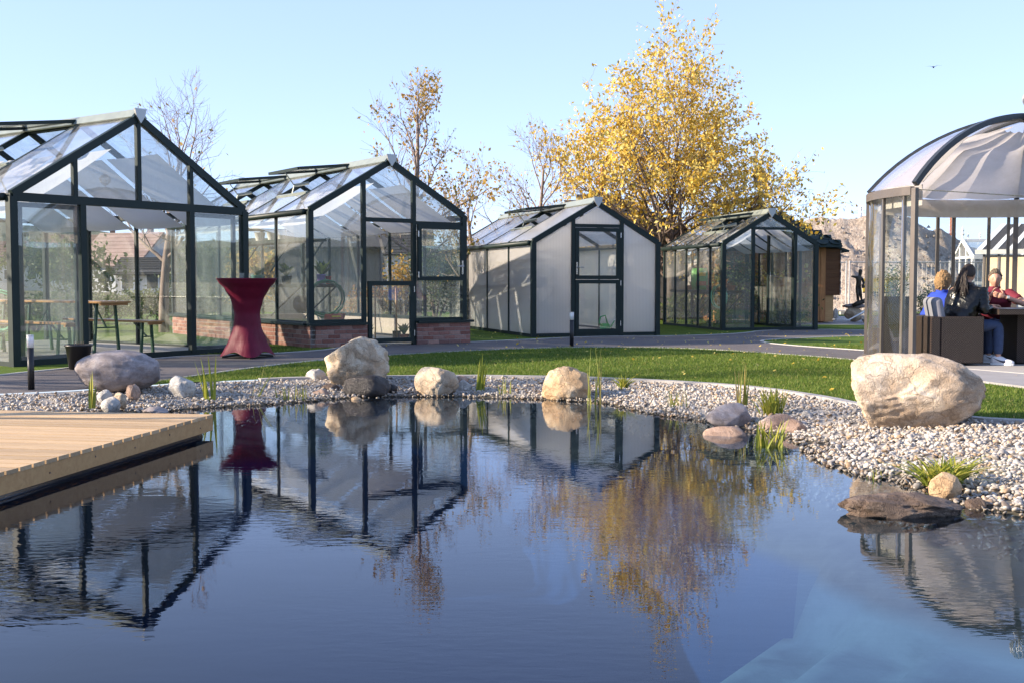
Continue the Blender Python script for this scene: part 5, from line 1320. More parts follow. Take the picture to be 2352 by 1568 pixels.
# annex on the right wall of the shed
an = MB().box((hw + .21, -hd + .85, 1.34), (.38, 1.6, 1.22)).build('annex', M['claddark'], sh_)
cb = MB().box((0, 0, 0), (.40, .02, .105)).mesh('clapboard', M['claddark'])
for i in range(11): link_mesh('clapboard', cb, an, (hw + .21, -hd + .04, .80 + i * .11), (math.radians(6), 0, 0))
spm = MB().box((0, 0, 0), (.018, .24, .125)).mesh('shingle', M['shinglepale'])
for i in range(10):
    for j in range(7): link_mesh('shingle', spm, an, (hw + .412, -hd + .10 + j * .245 + (i % 2) * .03, .80 + i * .118), (0, math.radians(5), 0))
MB().slab([(hw - .02, -hd - .05, 2.12), (hw + .62, -hd - .05, 1.88), (hw + .62, -hd + 1.75, 1.88), (hw - .02, -hd + 1.75, 2.12)], .05).build('annex_roof', M['roofgreen'], sh_)
MB().box((hw + .14, -hd + .8, .38), (.24, 1.4, .70)).build('lower_panel', M['fasciawood'], sh_)
# dovecote turret on the apex
tp = PD(1757, 475, 30.8); t0 = ap_ - .12
tu = empty('turret', (0, 0, 0)); tu.parent = sh_
MB().lathe([(.035, t0), (.035, t0 + .62)], n=10).build('pole', M['bark'], tu, True)
MB().lathe([(.12, t0 + .55), (.17, t0 + .62), (.17, t0 + .86)], n=16).build('drum', M['rock_white'], tu, True)
MB().lathe([(.26, t0 + .84), (.20, t0 + .93), (.10, t0 + 1.06), (.04, t0 + 1.16), (.02, t0 + 1.30), (.0, t0 + 1.34)], n=16).build('cone_roof', M['roofgreen'], tu, True)

hut2, *_ = pyramid_hut('dark_hut', 'dark roofed wooden hut hidden behind the polycarbonate greenhouse', .2, 4.9, 31.5, 35.5, 2.6, 4.05, 'greyplank', 'roofdark', .4, 8, 20)
fg = MB(); b_ = PD(1383, 430, 33.5)
fg.lathe([(.05, 0), (.06, .12), (.14, .2), (.17, .30), (.13, .42), (.06, .52), (.05, .58), (.075, .64), (.05, .70), (0, .72)], n=16); fg.box((.0, .02, .735), (.16, .05, .03))
M['terracotta'] = mat_simple('terracotta', (.42, .15, .05), .75, 0, .15, 10)
o = fg.build('terracotta_figure', M['terracotta'], None, True); o.location = (b_.x, 33.5, 4.0); tag(o, 'orange terracotta garden figure on top of the dark roofed hut', 'figure')

# grey plank shed behind the second greenhouse
gs = empty('grey_shed', (-5.55, 27.2, .22), .05, 'grey vertical plank shed seen through the brick plinth greenhouse', 'shed')
MB().box((1.1, 1.0, .95), (2.36, 1.9, 1.9)).build('wall_core', M['greyplank'], gs)
me = MB().box((0, 0, 0), (.148, .024, 1.9)).mesh('plank', M['greyplank'])
for i in range(16): link_mesh('plank', me, gs, (-.07 + i * .156, .036 + random.uniform(-.004, .004), .97))
MB().slab([(-.3, -.25, 1.90), (2.5, -.25, 1.90), (2.5, 2.2, 2.45), (-.3, 2.2, 2.45)], .06).build('roof', M['roofdark'], gs)

# ------------------------------------------------------------------ statue on stone slabs
M['bronze'] = mat_simple('dark_bronze', (.045, .038, .028), .42, .5, .35, 12, .2)
def statue():
    b = PD(1972, 699, 30); k = 30 / FPX; r = empty('statue', b, 0, 'dark bronze statue of a standing figure with one arm stretched out', 'statue')
    def q(px, py, dy=0): v = PD(px, py, 30); return Vector((v.x - b.x, dy, v.z - b.z))
    J = {'pelvis': (q(1971, 657), .075), 'spine': (q(1972, 648), .07), 'chest': (q(1973, 641), .085), 'neck': (q(1975, 632), .04), 'head': (q(1976, 625), .062), 'top': (q(1977, 618), .055),
         'shL': (q(1967, 637, -.03), .045), 'elL': (q(1960, 636, -.05), .035), 'haL': (q(1953, 635, -.08), .024), 'shR': (q(1980, 639, .02), .045), 'elR': (q(1985, 650, .03), .035), 'haR': (q(1980, 657, -.08), .026),
         'hpL': (q(1969, 661), .06), 'knL': (q(1969, 677, -.04), .045), 'anL': (q(1971, 693), .03), 'toL': (q(1972, 697, -.09), .026), 'hpR': (q(1974, 661), .06), 'knR': (q(1976, 675, -.02), .045), 'anR': (q(1979, 689), .03), 'toR': (q(1981, 693, -.08), .026)}
    E = [('pelvis', 'spine'), ('spine', 'chest'), ('chest', 'neck'), ('neck', 'head'), ('head', 'top'), ('chest', 'shL'), ('shL', 'elL'), ('elL', 'haL'), ('chest', 'shR'), ('shR', 'elR'), ('elR', 'haR'), ('pelvis', 'hpL'), ('hpL', 'knL'), ('knL', 'anL'), ('anL', 'toL'), ('pelvis', 'hpR'), ('hpR', 'knR'), ('knR', 'anR'), ('anR', 'toR')]
    J = {k_: (v[0] + b, v[1]) for k_, v in J.items()}
    skin('figure', J, E, 'bronze', r)
    MB().slab([q(1976, 653, -.1), q(1992, 659, -.12), q(1977, 663, -.1)], .03).build('cloth', M['bronze'], r)
    MB().tube([q(1958, 703), q(1970, 697, -.02), q(1985, 692), q(1995, 684)], [.05, .07, .06, .04], 8).build('branch_base', M['bronze'], r, True)
statue()
rock('stone_slab', 'flat dark stone slab under the bronze statue', (1935, 1992, 697, 705), 30.2, 'rock_grey', 71, .5, .05, facets=6)
rock('stone_slab', 'layered pale stone block under the bronze statue', (1938, 1985, 704, 735), 30.2, 'rock_tan', 72, .6, .05, facets=9)
rock('stone_slab', 'rounded pale boulder right of the statue base', (1976, 2006, 716, 738), 29.5, 'rock_white', 73, .8, .05, facets=3)
rock('stone_slab', 'grey stone block left of the statue base', (1912, 1926, 708, 733), 30, 'rock_white', 74, .8, .05, facets=6)
hs_ = MB().tube([PD(1912, 733, 29.3), PD(1950, 735, 29.2), PD(1970, 724, 29.2), PD(1990, 713, 29.5)], .02, 6).build('hose', M['white'], None, True); tag(hs_, 'pale hose trailing over the stones by the statue', 'hose')

# ------------------------------------------------------------------ site fence, sign
M['galv'] = mat_simple('galvanised', (.5, .5, .5), .5, .5, .1)
def fence_panel(x, y, i):
    r = empty('fence_panel', (x, y, .2), 0, None, 'fence'); w, h = 3.3, 1.75
    tag(r, ['first', 'second', 'third', 'fourth', 'fifth', 'sixth', 'seventh', 'eighth'][i] + ' mesh site fence panel from the left, before the gravel heap', 'fence', 'site fence panels')
    for xx in (0, w): MB().tube([(xx, 0, 0), (xx, 0, h + .05)], .025, 8).build('post', M['galv'], r)
    for z in (.15, h): MB().tube([(0, 0, z), (w, 0, z)], .018, 6).build('rail', M['galv'], r)
    wv = MB()
    for k in range(1, 22): wv.tube([(w * k / 22, 0, .15), (w * k / 22, 0, h)], .0025, 3, False)
    for k in range(1, 7): wv.tube([(0, 0, .15 + (h - .15) * k / 7), (w, 0, .15 + (h - .15) * k / 7)], .0025, 3, False)
    wv.build('wire_mesh', M['galv'], r)
    MB().box((0, 0, .06), (.6, .22, .12)).build('concrete_foot', M['concrete'], r)
for i in range(7): fence_panel(4.4 + i * 3.38, 37.0 + .1 * (i % 2), i)
M['yellow_paint'] = mat_simple('yellow_paint', (.72, .46, .01), .5, 0, .06)
sg = empty('yellow_sign', PD(2015, 672, 38), 0, 'yellow site sign with dark lettering behind the statue', 'sign')
MB().box((0, 0, .24), (1.0, .03, .46)).build('board', M['yellow_paint'], sg)
MB().box((0, -.018, -.0), (1.0, .02, .05)).build('dark_band', M['black'], sg)
lt = MB()
for c_, s_ in (((-.40, -.02, .28), (.03, .01, .16)), ((-.36, -.02, .35), (.09, .01, .03)), ((-.37, -.02, .285), (.07, .01, .03))): lt.box(c_, s_)
lt.build('letter', M['black'], sg); MB().tube([(-.4, .03, -.4), (-.4, .03, .3)], .02, 6).build('leg', M['galv'], sg); MB().tube([(.4, .03, -.4), (.4, .03, .3)], .02, 6).build('leg', M['galv'], sg)

# ------------------------------------------------------------------ shrubs and hedges
def shrub(label, px, d, wd, ht, n, mat, seed, dp=None, leaf=.07, name='shrub'):
    rr = np.random.default_rng(seed); c = at(px, d); r = empty(name, c, 0, label, 'shrub'); dp = dp or wd
    lob = [(rr.uniform(-.32, .32) * wd, rr.uniform(-.3, .3) * dp, rr.uniform(.25, .75) * ht, rr.uniform(.22, .36)) for _ in range(14)]
    A = np.empty((n, 4, 3))
    for i in range(n):
        l = lob[i % 14]; d_ = rr.normal(0, 1, 3); d_ /= np.linalg.norm(d_); q = rr.random() ** .33
        p = np.array(l[:3]) + d_ * q * np.array([wd, dp, ht]) * l[3] * (1 + .2 * rr.normal()); p[2] = max(p[2], .03)
        x = rr.normal(0, 1, 3); x /= np.linalg.norm(x); y = np.cross(x, rr.normal(0, 1, 3)); y /= np.linalg.norm(y); s = leaf * rr.uniform(.6, 1.3)
        A[i] = [p - x * s * .6, p + y * s * .35, p + x * s * .6, p - y * s * .35]
    np_obj('foliage', A.reshape(-1, 3), np.arange(n * 4).reshape(-1, 4), M[mat], r)
    st = MB()
    for l in lob[:7]: st.tube([(0, 0, 0), (l[0] * .5, l[1] * .5, l[2] * .6), l[:3]], [.03, .02, .008], 5)
    st.build('stem', M['bark'], r)
shrub('olive green shrub seen through the left panes of the smallest greenhouse', 1690, 29.0, 1.3, 2.0, 3200, 'hedge', 1)
shrub('tall green shrub behind the door of the brick plinth greenhouse', 1000, 27.0, 1.7, 2.3, 4200, 'hedge', 2)
shrub('yellowing shrub right of the brick plinth greenhouse', 925, 26.0, .9, 1.8, 1500, 'yellowgreen', 3)
shrub('low orange leaved bush behind the brick plinth greenhouse', 830, 26.2, 1.3, 1.0, 2200, 'orangebush', 4)
shrub('low dark hedge behind the smallest greenhouse, left part', 1600, 28.9, 1.8, .95, 2200, 'hedge', 5, .7, name='hedge')
shrub('low dark hedge behind the smallest greenhouse, right part', 1790, 28.7, 1.7, .85, 2200, 'hedge', 6, .6, name='hedge')
shrub('dark hedge seen through the sliding door of the largest greenhouse', 395, 27.5, 3.0, 1.1, 3000, 'hedge', 7, .9, name='hedge')
shrub('dark hedge left of the sliding door behind the largest greenhouse', 230, 28.5, 2.6, .9, 2200, 'hedge', 8, .9, name='hedge')
shrub('grassy shrub at the far left behind the largest greenhouse', 80, 24, 1.8, .9, 1800, 'hedge', 9)
shrub('young conifer like shrub behind the curved glass', 2052, 34.5, 1.0, 1.9, 1600, 'hedge', 10, leaf=.06)
shrub('small conifer like shrub left of the blond person', 2127, 34.8, .5, 1.0, 800, 'hedge', 11, leaf=.06)
shrub('round olive shrub between the houses and the largest greenhouse', 470, 60, 4.0, 3.2, 2600, 'hedge', 12, leaf=.22)
shrub('wide olive shrub at the left edge behind the largest greenhouse', 130, 70, 7.0, 4.0, 3000, 'hedge', 13, leaf=.28)
shrub('pale green shrub left of the grey plank shed', 600, 50, 3.0, 2.6, 2200, 'yellowgreen', 14, leaf=.2)

# ------------------------------------------------------------------ houses and hills
M['plaster'] = mat_simple('pale_plaster', (.55, .53, .50), .9, 0, .06, .6)
M['plasterg'] = mat_simple('grey_plaster', (.40, .42, .45), .9, 0, .06, .6)
M['tile'] = mat_simple('red_brown_tile', (.15, .075, .06), .8, 0, .2, .9, .2)
M['tilepale'] = mat_simple('pale_red_tile', (.26, .18, .16), .8, 0, .2, .9, .2)
M['winglass'] = mat_simple('window_glass', (.03, .04, .05), .1)
def house(label, px, d, w, dp, eave, ridge, rz, wall, roof, wins=3, chim=True):
    q = PD(px, HOR, d); r = empty('house', (q.x, d, .2), rz, label, 'house')
    MB().box((0, 0, eave / 2), (w, dp, eave)).build('wall', M[wall], r)
    MB().add([(-w / 2 + .01, -dp / 2, eave), (w / 2 - .01, -dp / 2, eave), (w / 2 - .01, dp / 2, eave), (-w / 2 + .01, dp / 2, eave), (-w / 2 + .01, 0, ridge - .1), (w / 2 - .01, 0, ridge - .1)], [(0, 4, 3), (1, 2, 5), (0, 1, 5, 4), (2, 3, 4, 5)]).build('gable', M[wall], r)
    rf = MB()
    for s in (-1, 1): rf.slab([(-w / 2 - .4, s * (dp / 2 + .5), eave - .3), (w / 2 + .4, s * (dp / 2 + .5), eave - .3), (w / 2 + .4, 0, ridge + .1), (-w / 2 - .4, 0, ridge + .1)], .16)
    ro = rf.build('roof', M[roof], r)
    for s in (-1,):
        up = Vector((0, -s * (dp / 2 + .5), ridge - eave + .4)); n = 9
        for i in range(n):
            t = (i + .5) / n; y = s * (dp / 2 + .5) * (1 - t); z = eave - .3 + (ridge - eave + .4) * t
            MB().box((0, y, z + .12), (w + .8, .12, .05), Matrix.Rotation(math.atan2(ridge - eave, dp / 2), 3, 'X')).build('tile_row', M[roof], ro)
    if chim: MB().box((w * .22, dp * .12, ridge + .2), (.5, .5, 1.2)).build('chimney', M['tile'], ro)
    for k in range(wins):
        x = -w / 2 + w * (k + .5) / wins
        for z in ([eave * .3, eave * .75] if eave > 4 else [eave * .55]):
            f = MB().box((x, -dp / 2 - .03, z), (1.1, .08, 1.3)).build('window', M['white'], r); MB().box((x, -dp / 2 - .075, z), (.9, .04, 1.1)).build('pane', M['winglass'], f)
house('red brown roofed house seen through the sliding door, left one', 215, 130, 9, 9, 3.2, 6.4, .1, 'plasterg', 'tile')
house('grey gabled house with pale tiled roof seen through the sliding door', 305, 120, 7.5, 8, 3.0, 6.2, -.35, 'plasterg', 'tilepale')
house('low white building seen through the right part of the sliding door', 400, 95, 8, 6, 2.0, 3.0, .05, 'plaster', 'roofdark', 4, False)
house('pale house behind the brick plinth greenhouse', 880, 120, 10, 8, 4.2, 6.6, .1, 'plaster', 'roofdark', 3)
house('pale yellow house at the far left behind the largest greenhouse', 90, 140, 8, 8, 3.6, 6.0, .2, 'plaster', 'tile')

m = NT('forest_hills'); v = m.coord((.004, .004, .004)); n = m.noise(v, 3, 8, .65)
M['hills'] = m.done(m.pbr(m.ramp(n, [(.35, (.055, .075, .06)), (.65, (.10, .12, .09))]), 1, 0, m.bump(n, .5, 30), .05))
V = []; A_ = np.radians(np.linspace(-180, 180, 361)); R_ = [2300, 2600, 2900, 3200, 3600, 4200]
for j, R0 in enumerate(R_):
    for a in A_:
        px = 1176 + FPX * math.tan(a) if abs(a) < 1.3 else 0
        env = np.interp(math.degrees(a), [-75, -40, -22, -12, 0, 14, 24, 40, 75], [150, 150, 142, 118, 95, 75, 95, 110, 110])
        h = env * [.0, .42, .72, 1.0, .9, .0][j] * (1 + .35 * noise.fractal(Vector((a * 6, j * .35, 1)), 1, 2, 4)) + (18 * noise.noise(Vector((a * 40, j, 4))) if 0 < j < 5 else 0)
        V.append((R0 * math.sin(a), R0 * math.cos(a), max(h, -5)))
n = len(A_); F = [(j * n + i, j * n + i + 1, (j + 1) * n + i + 1, (j + 1) * n + i) for j in range(len(R_) - 1) for i in range(n - 1)]
tag(np_obj('hills', np.array(V), np.array(F), M['hills'], None, True), kind='structure')

# ------------------------------------------------------------------ conservatory and cream hall behind the pavilion
cs = empty('conservatory', (0, 0, 0), 0, 'pale framed conservatory with crested ridge behind the pavilion', 'conservatory')
a0 = PD(2211, 553, 40); zr_ = a0.z; ze = 2.16; xf = PD(2235, 590, 38.8).x; xb = PD(2191, 590, 41.2).x; Lc = 9
fr = MB()
def cbar(p, q, w=.10): MB().bar(p, q, w, w).build('bar', M['white'], cs)
A0 = Vector((a0.x, 40, zr_)); Fr = Vector((xf, 38.8, ze)); Bk = Vector((xb, 41.2, ze))
for o_ in (0, 1.8, 3.6, 5.4, 7.2, 9):
    s = Vector((o_, 0, 0)); cbar(A0 + s, Fr + s, .09); cbar(Bk + s, A0 + s, .07); cbar(Fr + s, Fr + s - Vector((0, 0, ze - .2)), .1)
cbar(Bk, Bk - Vector((0, 0, ze - .2))); cbar(Fr, Bk, .08)
for t in (.33, .66): p = Fr.lerp(Bk, t); cbar(p - Vector((0, 0, ze - .2)), p + Vector((0, 0, (zr_ - ze) * (1 - abs(t - .5) * 2))), .06)
s = Vector((Lc, 0, 0)); cbar(A0, A0 + s, .1); cbar(Fr, Fr + s, .14); cbar(Fr - Vector((0, 0, .9)), Fr + s - Vector((0, 0, .9)), .10)
for k in range(5):
    p = Vector((1.8 * k, 0, 0)); q = Vector((1.8 * k + 1.8, 0, 0))
    MB().slab([Fr + p, Fr + q, A0 + q, A0 + p], .01).build('roof_pane', M['glass_roof'], cs); MB().slab([Fr + p - Vector((0, 0, 1.9)), Fr + q - Vector((0, 0, 1.9)), Fr + q, Fr + p], .01).build('pane', M['glass'], cs)
    MB().slab([Bk + p, Bk + q, A0 + q, A0 + p], .01).build('roof_pane', M['glass_roof'], cs)
MB().slab([Fr, Bk, A0], .01).build('pane', M['glass'], cs)
cm = MB().lathe([(.03, 0), (.012, .05), (.05, .09), (.015, .13), (.04, .16), (0, .24)], n=6).mesh('crest_finial', M['white'])
for k in range(int(Lc / .42)): link_mesh('crest_finial', cm, cs, A0 + Vector((.2 + k * .42, 0, .05)))
link_mesh('crest_finial', cm, cs, A0 + Vector((0, 0, .05)), (0, 0, 0), (1.5, 1.5, 2))
M['cream'] = mat_simple('cream_panel', (.62, .48, .30), .7, 0, .1, 2)
hp_ = PD(2258, HOR, 35); ch = empty('cream_hall', (hp_.x, 35, .2), math.atan2(-.62, .78), 'cream panelled hall with striped lean to roof behind the seated people', 'building')
for k in range(16): MB().box((.24 + k * .44, 0, 1.28), (.36, .05, 1.30)).build('wall_panel', M['cream'], ch)
for k in range(17): MB().box((.02 + k * .44, -.01, 1.0), (.06, .10, 2.0)).build('wall_post', M['bronze_frame'], ch)
MB().box((3.5, .25, .3), (7.2, .4, .6)).build('base_wall', M['plasterg'], ch)
MB().bar((-.2, -.15, 2.03), (7.4, -.15, 2.03), .13, .14).build('gutter', M['alu'], ch)
for k in range(17):
    x = -.1 + k * .46; MB().bar((x, -.1, 2.10), (x, 2.6, 3.0), .16, .03).build('roof_slat', M['white'], ch)
    MB().bar((x + .23, -.1, 2.09), (x + .23, 2.6, 2.99), .30, .02).build('roof_sheet', M['roofdark'], ch)

# ------------------------------------------------------------------ pylon, mast, bird
py = empty('pylon', PD(1975, HOR, 800) - Vector((0, 0, 1)), 0, 'distant lattice power pylon above the gravel heap', 'pylon'); H_ = 55
lg = MB()
for sx in (-1, 1):
    for sy in (-1, 1): lg.bar((sx * 4, sy * 4, 0), (sx * .7, sy * .7, H_), .35, .35)
for k in range(12):
    z0, z1 = H_ * k / 12, H_ * (k + 1) / 12; w0, w1 = 4 - 3.3 * k / 12, 4 - 3.3 * (k + 1) / 12
    for sy in (-1, 1): lg.bar((-w0, sy * w0, z0), (w1, sy * w1, z1), .2, .2); lg.bar((w0, sy * w0, z0), (-w1, sy * w1, z1), .2, .2)
lg.build('lattice', M['galv'], py)
for z in (45, 50): 
    ar = MB(); ar.bar((-7, 0, z), (7, 0, z), .3, .3); ar.bar((-7, 0, z), (0, 0, z + 2.5), .2, .2); ar.bar((7, 0, z), (0, 0, z + 2.5), .2, .2); ar.build('cross_arm', M['galv'], py)
ms = empty('mast', PD(2183, HOR, 160) - Vector((0, 0, 1)), 0, 'thin orange mast above the conservatory seen through the pavilion', 'mast'); mm = MB()
for a in (0, 2.1, 4.2): mm.tube([(.35 * math.cos(a), .35 * math.sin(a), 0), (.2 * math.cos(a), .2 * math.sin(a), 11)], .07, 5)
for k in range(20): mm.bar((-.3, -.1, k * .55), (.3, .1, k * .55 + .5), .07, .07)
mm.build('lattice', M['terracotta'], ms); MB().bar((-1, 0, 7.8), (.6, 0, 7.8), .2, .2).build('arm', M['terracotta'], ms)
bp = PD(2144, 155, 62); bd = MB()
bd.lathe([(.0, -.16), (.03, -.12), (.05, -.02), (.045, .06), (.03, .11), (.0, .16)], n=8); bd.v = [(z * 1.0, y, x) for x, y, z in bd.v]
bb = empty('bird', bp, 1.1, 'small dark bird flying in the sky', 'bird')
bd.build('body', M['black'], bb, True)
for s in (-1, 1): MB().slab([(.07, s * .03, .02), (.05, s * .22, .09), (-.02, s * .42, .05), (-.06, s * .22, .07), (-.06, s * .03, .02)], .008).build('wing', M['black'], bb)
MB().slab([(-.14, -.02, 0), (-.26, -.05, 0), (-.26, .05, 0), (-.14, .02, 0)], .006).build('tail', M['black'], bb)

# ------------------------------------------------------------------ things inside the greenhouses
M['beerwood'] = mat_wood('varnished_bench_wood', (.42, .22, .08), (.58, .33, .14), (1, 9, 9), .35, .1)
M['greensteel'] = mat_simple('green_steel_leg', (.02, .07, .035), .4)
def beer_table(gh, label, s, t, L, h, w, cat='table', name='beer_table'):
    r = empty(name, G(gh, s, t, .03), grz(gh), label, cat)
    for k in (-1, 1): MB().box((k * w / 4, L / 2, h - .015), (w / 2 - .004, L, .03)).build('plank', M['beerwood'], r, bevel=.004)
    MB().box((0, .06, h - .045), (w * .9, .04, .03)).build('batten', M['beerwood'], r)
    for y in (.25, L - .25):
        lg = MB(); 
        for k in (-1, 1): lg.bar((k * w * .42, y, 0), (k * w * .30, y, h - .03), .035, .035)
        lg.bar((-w * .36, y, h * .5), (w * .36, y, h * .5), .02, .02); lg.bar((0, y, h * .5), (0, y + (.3 if y < 1 else -.3), h - .04), .02, .02); lg.build('leg_frame', M['greensteel'], r)
beer_table(g1, 'folding beer table seen through the open sliding door', 1.9, .55, 2.2, .77, .5)
beer_table(g1, 'folding beer bench in front of the beer table, nearer the door', 2.45, .35, 2.2, .48, .25, 'bench', 'beer_bench')
beer_table(g1, 'folding beer bench behind the beer table, nearer the left wall', 1.25, .6, 2.2, .48, .25, 'bench', 'beer_bench')
beer_table(g1, 'second folding beer table deeper inside the largest greenhouse', 1.9, 2.95, 2.2, .77, .5)
cw = empty('wooden_chair', G(g1, .75, 1.5, .03), grz(g1) + 1.2, 'pale wooden chair with slatted back inside the largest greenhouse', 'chair')
MB().box((0, 0, .45), (.4, .4, .03)).build('seat', M['beerwood'], cw)
for x in (-.17, .17):
    for y in (-.17, .17): MB().box((x, y, .45 + (.24 if y > 0 else -.015 - .0)) if y > 0 else (x, y, .217), (.035, .035, .92 if y > 0 else .43)).build('leg', M['beerwood'], cw)
for k in range(4): MB().box((-.10 + k * .067, .17, .68), (.03, .012, .42)).build('back_slat', M['beerwood'], cw)
MB().box((0, .17, .90), (.34, .025, .07)).build('top_rail', M['beerwood'], cw)
def coil(label, c, ax, R, n, mat, seed, rad=.010):
    rr = random.Random(seed); mb = MB(); ax = Vector(ax).normalized(); u = ax.orthogonal().normalized(); v = ax.cross(u)
    pts = [Vector(c) + (u * math.cos(k * .42) + v * math.sin(k * .42)) * (R * (1 + .08 * math.sin(k * .131 + seed))) + ax * (.03 * math.sin(k * .09)) + Vector((0, 0, 0)) for k in range(int(n * 15))]
    o = mb.tube(pts, rad, 5).build('garden_hose', M[mat], None, True); tag(o, label, 'hose'); return o
M['hose'] = mat_simple('green_hose', (.05, .16, .07), .4); M['hoselight'] = mat_simple('light_green_hose', (.16, .45, .28), .4)
coil('coiled dark green hose leaning in the brick plinth greenhouse corner', G(g2, .45, .35, .80), (mw(g2.root).to_3x3() @ Vector((.15, 1, .2))), .30, 4, 'hose', 1, .013)
coil('tangled light green hose hanging in the smallest greenhouse', G(g4, .06, .35, .75), (mw(g4.root).to_3x3() @ Vector((1, .3, 0))), .25, 6, 'hoselight', 2, .008)
coil('light green hose hanging inside the largest greenhouse left corner', G(g1, .10, .45, .70), (mw(g1.root).to_3x3() @ Vector((1, .4, 0))), .26, 5, 'hoselight', 3, .010)
def shelf(gh, label, s0, s1, t0, t1, z, brk=True, back=False):
    r = empty('plant_shelf', G(gh, 0, 0, 0), grz(gh), label, 'shelf')
    MB().box(((s0 + s1) / 2, (t0 + t1) / 2, z), (s1 - s0, t1 - t0, .018)).build('shelf_top', M['alu'] if z > 1.3 else M['frame'], r)
    for x in (s0, s1): MB().box((x, (t0 + t1) / 2, z - .02), (.02, t1 - t0, .06)).build('shelf_rail', M['frame'], r)
    n = max(2, int((t1 - t0) / 1.2) + 1)
    for k in range(n):
        t = t0 + (t1 - t0) * k / (n - 1); t = min(max(t, t0 + .02), t1 - .02); MB().bar((s1 - .03, t, z - .03), (s0, t, z - .55), .022, .022).build('bracket', M['frame'], r)
shelf(g2, 'lower plant shelf along the left wall of the brick plinth greenhouse', .06, .68, .35, 4.5, 1.03)
shelf(g2, 'upper plant shelf along the left wall of the brick plinth greenhouse', .06, .46, .35, 4.5, 1.80)
shelf(g3, 'lower plant shelf along the left wall of the polycarbonate greenhouse', .06, .66, .25, 4.5, 1.00)
shelf(g3, 'upper plant shelf along the left wall of the polycarbonate greenhouse', .06, .36, .25, 4.5, 1.52)
shelf(g4, 'plant shelf along the left wall of the smallest greenhouse', .06, .60, .12, 3.4, .88)
bs = empty('plant_shelf', G(g4, 0, 0, 0), grz(g4), 'deep plant tray shelf across the back of the smallest greenhouse', 'shelf')
MB().box((1.15, 3.2, .86), (1.0, .55, .17)).build('tray', M['frame'], bs); MB().bar((.8, 2.95, .78), (.5, 3.45, .2), .022, .022).build('bracket', M['frame'], bs); MB().bar((1.5, 2.95, .78), (1.5, 3.45, .2), .022, .022).build('bracket', M['frame'], bs)
POT = {}
def pot(gh, label, s, t, z, r, h, mat, plant=None, n=14, ph=.22):
    c = G(gh, s, t, z); e = empty('potted_plant' if plant else 'flower_pot', c, 0, label, 'plant' if plant else 'pot')
    MB().lathe([(r * .72, 0), (r, h * .94), (r * 1.06, h * .95), (r * 1.06, h), (r * .9, h), (r * .85, h * .8), (0, h * .8)], n=16, cap=False).build('pot', M[mat], e, True)
    if plant:
        rr = random.Random(int(s * 991 + t * 77)); mb = MB()
        for i in range(n):
            a = rr.uniform(0, 6.28); k = rr.uniform(.5, 1); tip = Vector((math.cos(a) * ph * .8 * k, math.sin(a) * ph * .8 * k, h + ph * rr.uniform(.3, 1))); b = Vector((0, 0, h * .8)); mid = b.lerp(tip, .5) + Vector((0, 0, .05)); sd = Vector((-math.sin(a), math.cos(a), 0)) * ph * .16
            mb.add([b, mid - sd, tip, mid + sd], [(0, 1, 2, 3)])
        mb.build('foliage', M[plant], e)
M['lilac'] = mat_simple('lilac_pot', (.36, .22, .48), .5); M['mint'] = mat_simple('mint_pot', (.25, .55, .42), .5); M['whitepot'] = mat_simple('white_pot', (.72, .70, .66), .5)
M['bagred'] = mat_simple('red_bag', (.45, .05, .04), .5, 0, .4, 9); M['baggreen'] = mat_simple('green_bag', (.12, .36, .07), .45, 0, .4, 7)
pot(g2, 'lilac pot with spiky leaves on the lower shelf', .46, .55, 1.042, .075, .16, 'lilac', 'sedge')
pot(g2, 'mint green pot with dark spiky plant on the lower shelf', .58, .75, 1.042, .075, .16, 'mint', 'hedge', 18, .26)
pot(g2, 'red pot between lilac and mint pots on the lower shelf', .56, .48, 1.042, .05, .13, 'bagred')
pot(g2, 'dark pot with broad leaved plant farther back on the lower shelf', .35, 1.7, 1.042, .10, .14, 'black', 'hedge', 22, .25)
pot(g2, 'green trough like pot at the far end of the lower shelf', .35, 3.0, 1.042, .12, .16, 'mint', 'hedge', 18, .2)
for i, (t, nm) in enumerate(((1.75, 'nearest white pot on the upper shelf'), (2.15, 'middle white pot on the upper shelf'), (2.7, 'farthest white pot on the upper shelf'))): pot(g2, nm, .28, t, 1.81, .10, .17, 'whitepot')
pot(g2, 'white flowering plant inside the lower door of the brick plinth greenhouse', 1.22, .35, .02, .09, .14, 'terracotta', 'grass', 24, .2)
pot(g2, 'white flowering plant at the right of the lower door', 1.98, .40, .02, .09, .14, 'terracotta', 'grass', 24, .2)
pot(g2, 'terracotta pot on the floor right of the hose coil', .78, .5, .42, .10, .12, 'terracotta')
for i in range(4): pot(g3, ['first', 'second', 'third', 'fourth'][i] + ' dark pot from the door on the lower polycarbonate greenhouse shelf', .40, .55 + .5 * i, 1.01, .11, .16, 'black', 'hedge' if i % 2 else None)
for i in range(3): pot(g3, ['first', 'second', 'third'][i] + ' small pot from the door on the upper polycarbonate greenhouse shelf', .2, .35 + .6 * i, 1.53, .07, .13, 'greenalu')
for i in range(5): pot(g4, ['first', 'second', 'third', 'fourth', 'fifth'][i] + ' terracotta pot from the door on the smallest greenhouse shelf', .34, .35 + .6 * i, .89, .10, .11, 'terracotta', 'orangebush' if i % 2 == 0 else 'hedge', 16, .12)
for i in range(3): pot(g4, ['left', 'middle', 'right'][i] + ' red flowering pot on the back tray of the smallest greenhouse', .85 + .3 * i, 3.15, .945, .09, .10, 'terracotta', 'orangebush', 16, .14)
